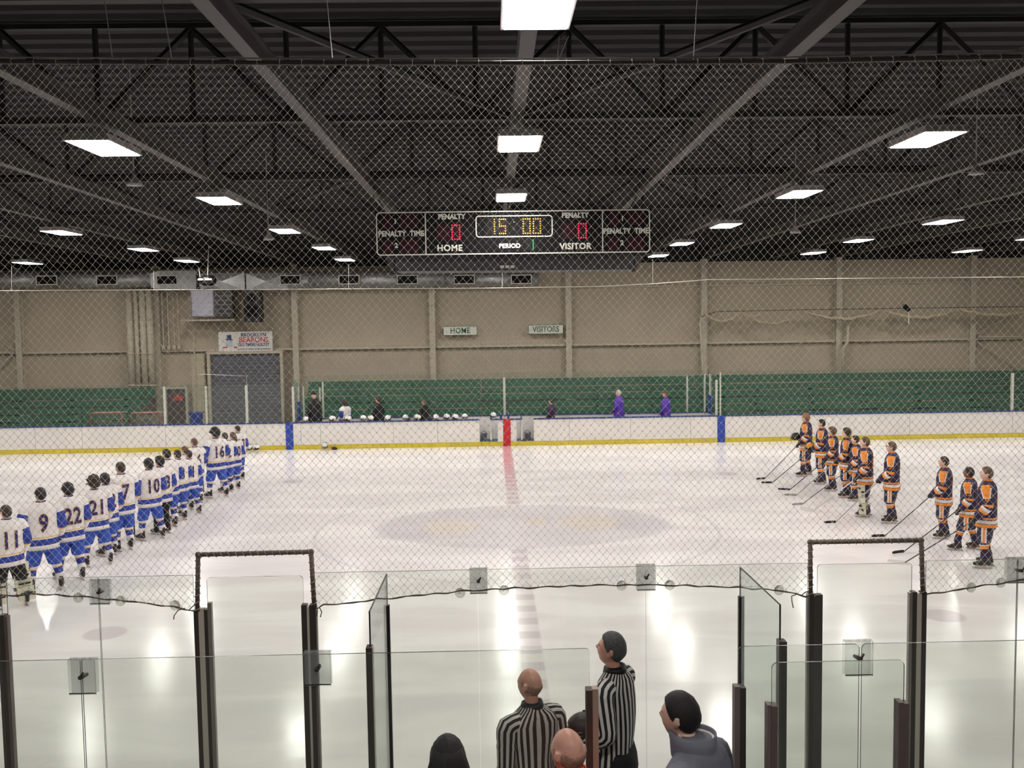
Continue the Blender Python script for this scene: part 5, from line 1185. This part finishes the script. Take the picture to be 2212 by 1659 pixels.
# spectacles of number 5
def glasses(t, J, parent):
    hM = head_matrix(J); m = MB()
    for s_ in (-1, 1): m.tube([hM @ Vector((s_ * .032 + .024 * math.cos(a), .1, .01 + .018 * math.sin(a))) for a in [PI * k / 5 for k in range(11)]], .003, 5); m.tube([hM @ Vector((s_ * .056, .098, .012)), hM @ Vector((s_ * .08, -.01, .012))], .003, 5)
    m.build('spectacles', BLACK, t)
glasses(PP[6][0], PP[6][1], None)
def hand_of(q, nm): t, J, sc = q; return t.matrix_basis @ (J['wr' + nm] + (J['hd' + nm] - J['wr' + nm]).normalized() * .1)
SK = [(0, 1652, 1034, 'L', SHAFT, TAPE, 'black hockey stick of the red blond player, farthest of the right row'), (1, 1668, 1043, 'L', SHAFT, TAPE, 'black hockey stick of the second player from the boards'),
      (2, 1706, 1058, 'L', SHAFT, TAPE, 'black hockey stick of purple number 3'), (3, 1720, 1070, 'L', SHAFTG, SHAFTG, 'grey hockey stick of purple number 4'),
      (4, 1733, 1089, 'L', SHAFT, SHAFTG, 'dark hockey stick with grey blade before the purple goalkeeper'), (5, 1757, 1103, 'L', SHAFTW, SHAFTW, 'white goalkeeper stick of the purple goalkeeper'),
      (6, 1805, 1128, 'R', SHAFTG, TAPE, 'grey hockey stick with black blade of purple number 5 alone in the gap'), (7, 1911, 1158, 'R', SHAFT, TAPE, 'dark hockey stick of purple number 8'),
      (8, 1952, 1192, 'R', SHAFT, TAPE, 'dark hockey stick of the dark skinned player'), (9, 1955, 1215, 'L', SHAFT, SHAFTW, 'dark hockey stick with white blade of purple number 6, nearest')]
for i, bx, by, hn, sm_, tm_, lb in SK:
    st = stick(lb, (bx, by), hand_of(PP[i], hn), sm_, tm_, goalie=(i == 5)); st['group'] = 'sticks of the right row'
stick('dark hockey stick held low by white number 10', (291, 1160), hand_of(W['10'], 'L'))
stick('dark hockey stick held by white number 16', (440, 1062), hand_of(W['16'], 'L'))
stick('big pale goalkeeper stick of white number 11', (66, 1268), hand_of(W['11'], 'R'), PAD, PAD, goalie=True)
stick('hockey stick of white number 7, mostly behind number 10', (283, 1172), hand_of(W['7'], 'R'))

# ------------------------------------------------------------------ helmets
def helmet(label, loc, rz=0, shell=SHELLW, sc=.9, tilt=0., straps=True, group='hockey helmets along the boards'):
    t = thing('helmet', label, 'helmet', loc, rz, group, sc); t.rotation_euler = (tilt, 0, rz)
    def hp(d):
        q = Vector((.118 * d.x, .145 * d.y, .125 * d.z + .125))
        if d.z < -.25: q.z = .125 - .125 * .25 - (abs(d.z) - .25) * .06; q.x *= .98
        if d.y > .6 and d.z < .25: q.y *= .9
        return q
    reuse(('helm', shell.name), 'shell', [shell], t, lambda: MB().ellipsoid((0, 0, 0), None, 20, 14, f=hp))
    def dk():
        m = MB().ellipsoid((0, .02, .085), (.108, .13, .07), 16, 8)
        for x in (-.05, 0, .05): m.box((x, -.05, .236), (.008, .03, .008))
        for s_ in (-1, 1): m.ellipsoid((s_ * .114, -.01, .1), (.014, .03, .034), 8, 6)
        return m
    reuse('helmliner', 'liner', [DARK], t, dk, False)
    def cage():
        m = MB()
        for z in (.02, .05, .08, .11, .14): m.tube([(-.11, .06, z), (-.085, .14, z - .005), (0, .17, z - .01), (.085, .14, z - .005), (.11, .06, z)], .004, 4)
        for x in (-.07, -.035, 0, .035, .07): m.tube([(x, .125 + .03 * (1 - abs(x) / .07), .15), (x, .15 + .02 * (1 - abs(x) / .07), .01)], .004, 4)
        return m
    reuse('helmcage', 'face_cage', [ALU], t, cage)
    if straps: reuse('helmstrap', 'chin_strap', [BLACK], t, lambda: MB().tube([(-.08, -.06, .06), (-.09, -.14, .0), (-.09, -.17, -.09)], .006, 5).tube([(.05, -.1, .05), (.055, -.15, .01), (.05, -.17, -.05)], .006, 5), False)
    return t
hx = [(660, 0), (718, 1.9), (752, 1.2), (785, 2.6), (801, .6), (838, -.3), (876, 2.9), (902, 1.5), (942, .3), (965, 2.2), (984, .9), (1004, 2.7)]
hl = ['leftmost, over the bench door', 'second from the left, left of the white jersey', 'in front of the person in the white jersey', 'left one of the close pair', 'right one of the close pair', 'first one right of the close pair', 'alone in the middle of the home bench', 'in front of the right hand man in black', 'first of the last four', 'second of the last four', 'third of the last four', 'last one before the open gate']
for (px, rz), lb in zip(hx, hl):
    x = P(px, 905, FAR + .07).x; helmet('white helmet on the home boards, ' + lb, (x, FAR + .07, BH + .005), rz)
for px in (736, 880, 927):
    x = P(px + 3, 905, FAR + .05).x; t = thing('hockey_glove', 'dark hockey glove on the boards, %s' % {736: 'left of the close helmet pair', 880: 'beside the lone middle helmet', 927: 'between the man in black and the last four helmets'}[px], 'glove', (x, FAR + .06, BH + .01), group='gloves on the boards')
    m = MB().tube([(-.1, 0, .045), (0, 0, .05), (.05, 0, .045)], [.05, .055, .045], 8, flat=.7)
    for o in (-.03, 0, .03): m.tube([(.04, o, .04), (.11, o, .035)], .018, 6)
    m.build('palm', GLOVE, t, True)
helmet('dark visored white helmet standing on the open gate left of the red mark', (P(1066, 900, FAR + .3).x, FAR + .4, BH + .01), .4)
def ice_helmet(lb, px, py, rz, tilt=-.5):
    g = G(px, py); return helmet(lb, (g.x, g.y, .06), rz, tilt=tilt, straps=False, group='helmets on the ice')
ice_helmet('white helmet tipped over on the ice before the home bench door', 704, 972, 2.6, -.3); ice_helmet('black and white helmet on the ice by the boards, left one of two', 541, 976, 2.4, -.3); ice_helmet('black and white helmet on the ice by the boards, right one of two', 556, 976, 1.2, -.3)
g = G(718, 972); t = thing('hockey_glove', 'small red and black glove on the ice beside the tipped white helmet', 'glove', (g.x + .08, g.y, 0)); MB().tube([(-.08, 0, .06), (.02, 0, .06), (.1, 0, .035)], [.05, .055, .02], 8).build('palm', GLOVE, t, True); MB().tube([(-.12, 0, .06), (-.07, 0, .06)], .057, 8).build('cuff', REDS, t, True)
hp_ = PP[0][0].matrix_basis @ V3(-.15, .26, 1.04); helmet('dark helmet held by the red blond purple player', hp_, 1, BLACK, .95, group=None or 'held helmets')
hp_ = PP[1][0].matrix_basis @ V3(-.02, .3, .92); helmet('golden helmet held by the second purple player from the boards', hp_, 1, GOLDH, 1, group='held helmets')
# bottle and sticks at the centre post
for (px, lb) in ((1082, 'blue drinks bottle on the boards left of the red mark'), (1098, 'blue drinks bottle on the boards right of the red mark')):
    x = P(px, 900, FAR + .08).x; t = thing('bottle', lb, 'bottle', (x, FAR + .08, BH + .01)); MB().rings([[Vector((r_ * math.cos(a * PI / 5), r_ * math.sin(a * PI / 5), z)) for a in range(10)] for r_, z in ((.035, 0), (.037, .12), (.034, .16), (.02, .18))]).build('flask', BLUEM, t, True); MB().tube([(0, 0, .18), (0, 0, .22)], [.02, .008], 8).build('cap', WHITEP, t)
t = thing('hockey_stick', 'dark stick leaning in the box right of the centre glass post', 'hockey stick', (P(1104, 905, 34.4).x, 34.4, .1)); MB().tube([(0, 0, 0), (-.12, .1, 1.5)], .016, 4).build('shaft', SHAFT, t); MB().box((.09, 0, .04), (.12, .012, .035)).build('blade', TAPE, t)

# ------------------------------------------------------------------ people on the benches and in the boxes
def civil(label, cx, head_y, d, zf, ang, pz, top, keys, pants, hk, hm, skin=SKIN, turn=0, nod=4, voxel=.014, fing=False, group=None, sleeve=(.075, .05), bands=None, sb=None, end=.97, bald=False, stripe=False, fold=.008, hoff=None, dx=0, arm=None):
    H = P(cx, head_y, d).z - zf; sc = H / 1.84; x = P(cx, head_y + 10, d).x
    t = thing('person', label, 'person', (x, d, zf), math.radians(ang), group, sc)
    J = pose(pz); J['turn'] = turn; J['nod'] = nod; t.location.x += dx
    if hoff: J['hoff'] = hoff
    if arm: J.update(arm)
    me = body_mesh(label[:20] + 'c_%s_%d_%d_%g_%d' % (pz, turn, nod, voxel, fing), J, voxel, fing); o = link('body', me, t); o.material_slots[0].link = 'OBJECT'; o.material_slots[0].material = skin
    if hk: hair_obj(J, hk, hm, t, label)
    mats = top if isinstance(top, list) else [top]
    g = garment(J, keys, bands or [(9, 0)], sleeve, sb or [(9, 0)], end, fold, hash_(label)); go = g.build('shirt' if keys is SLIM else 'jacket', mats, t, True)
    pants_mb(J, True).build('trousers', [pants], t, True)
    for nm in 'LR':
        an = J['an' + nm]; MB().tube([an + V3(0, -.08, -.06), an + V3(0, .02, -.055), an + V3(0, .14, -.085), an + V3(0, .17, -.09)], [.05, .055, .042, .02], 10).build('shoe', BOOT, t, True)
    return t, J, go, g
def collar(t, J, m_, r0=.078, z0=1.565, h=.05, open_=False):
    n = 18; ring = lambda r_, z, fl=0: [Vector((r_ * math.cos(2 * PI * i / n), -.008 + r_ * 1.02 * math.sin(2 * PI * i / n), z - fl * max(0, math.sin(2 * PI * i / n)))) for i in range(n)]
    MB().rings([ring(r0, z0, .03), ring(r0 - .004, z0 + h, .02), ring(r0 + .006, z0 + h + .006, .02), ring(r0 + .016, z0 + h * .3, .04), ring(r0 + .01, z0 - .01, .03)], 0, False, False).build('collar', m_, t, True)
WJM = [W_WHT, W_BLU, W_GLD, W_WHT]
civil('person in dark coat and cap at the left end of the home bench', 679, 846, 34.5, .1, 55, 'heart', BLKCL, LONGJ, BLKCL, 'cap', BLKCL)
t_, J_, go_, g_ = civil('player in white jersey with long dark hair standing behind the home bench boards', 745, 863, 34.6, .1, 60, 'side', WJM, JER, W_PBL, 'long', H_DBR, bands=WJ_B, sb=WJ_S, sleeve=(.105, .075))
civil('man in black coat with dark hair standing on the home bench, left one', 817, 857, 34.6, .1, 60, 'front', BLKCL, LONGJ, BLKCL, 'short', H_DBR, SKIN_R)
civil('balding man in black coat standing on the home bench, right one', 916, 862, 34.6, .1, 60, 'front', BLKCL, LONGJ, BLKCL, 'buzz', H_BR, SKIN_R)
civil('young person in a dark purple shirt standing alone behind the visitors boards', 1191, 861, 34.6, .1, 62, 'side', [mat('dark_plum_shirt', (62, 36, 70), .8)], SLIM, BLKCL, 'short', H_BLK)
for cx, hy, lb, hk, hm in ((1337, 842, 'white haired man in purple jacket on the visitors bench, left one', 'short', H_WHT), (1438, 845, 'man in purple jacket with close cropped brown hair, right one on the visitors bench', 'buzz', H_BR)):
    t_, J_, go_, g_ = civil(lb, cx, hy, 34.6, .1, 58, 'heart' if cx > 1400 else 'front', PURJ, LONGJ, BLKCL, hk, hm, SKIN_R)
    bv = bvh_of(g_); sm = MB().bb(-.1, .1, -.012, .012, 0, 0)
    gm = grid(.19, .19, .022, 6, 2); project(gm, bv, (0, -.5, 1.4), Vector((1, 0, 0)), Vector((0, 0, 1)), Vector((0, 1, 0)), .006); gm.build('back_print', W_WHT, go_)

OFF = 'official in black and white striped shirt, '
t1, J1, g1, _ = civil(OFF + 'grey haired, standing right of the short post', 1325, 1366, 7.12, .22, 60, 'heart', STRIPE, SLIM, mat('black_trousers', (30, 30, 36), .8, bump=.2), 'short', H_GREY, SKIN_R, nod=14, turn=6, voxel=.0075, fing=True, sleeve=(.088, .058), fold=.012, arm=dict(elL=V3(-.31, -.08, 1.18), wrL=V3(-.31, .12, 1.08), hdL=V3(-.3, .2, 1.08)))
collar(g1, J1, BLACK, .074, 1.55, .04)
t2, J2, g2, _ = civil(OFF + 'bald, seen from behind through the glass', 1147, 1444, 6.75, .22, 32, 'relaxed', STRIPE, SLIM, mat('black_trousers', (30, 30, 36)), None, None, SKIN_R, nod=6, turn=18, voxel=.0075, fing=True, sleeve=(.085, .056), fold=.012)
collar(g2, J2, BLACK, .074, 1.55, .04); hair_obj(J2, 'fringe', H_STUB, t2, 'bald')
helmet('black visored helmet held at the hip of the grey haired official', Vector((P(1260, 1575, 6.95).x, 6.95, P(1260, 1604, 6.95).z)), 1.9, BLACK, .95, group='held helmets')
t3, J3, g3, _ = civil('bald man in orange shirt with a dark strap, low beside the post', 1230, 1552, 5.15, .3, 24, 'relaxed', ORGSH, SLIM, BLKCL, None, None, SKIN_R, nod=-2, turn=8, hoff=V3(0, 0, -.06), voxel=.0075, fing=True)
hair_obj(J3, 'fringe', H_STUB, t3, 'orange'); collar(g3, J3, ORGSH, .076, 1.545, .03)
t4, J4, g4, _ = civil('dark haired man in slate grey soft jacket with raised collar, in front of the opening', 1486, 1497, 5.35, .3, 50, 'relaxed', GREYJ, LONGJ, BLKCL, 'short', H_BLK, SKIN, nod=4, turn=4, hoff=V3(.02, .09, -.03), dx=.05, voxel=.0075, fing=True, sleeve=(.09, .062), fold=.014)
n = 22; ring = lambda r_, z, f_: [Vector((r_ * math.cos(2 * PI * i / n), .01 + r_ * (1.05 + f_ * max(0, math.sin(2 * PI * i / n)) ** 3) * math.sin(2 * PI * i / n), z)) for i in range(n)]
MB().rings([ring(.105, 1.50, 0), ring(.098, 1.56, .1), ring(.103, 1.625, .35), ring(.11, 1.628, .4), ring(.112, 1.57, .2), ring(.12, 1.5, 0)], 0, False, False).build('collar', GREYJ, g4, True)
MB().tube([Vector((.09 * math.cos(2 * PI * i / 16), .0 + .09 * math.sin(2 * PI * i / 16), 1.6)) for i in range(17)], .008, 6, caps=False).build('inner_collar', W_WHT, g4, True)
t5, J5, g5, _ = civil('person with long straight black hair at the bottom of the picture', 967, 1597, 5.3, .3, 6, 'relaxed', BLKCL, SLIM, BLKCL, 'long', H_BLK, SKIN, nod=0, voxel=.009, fing=True)
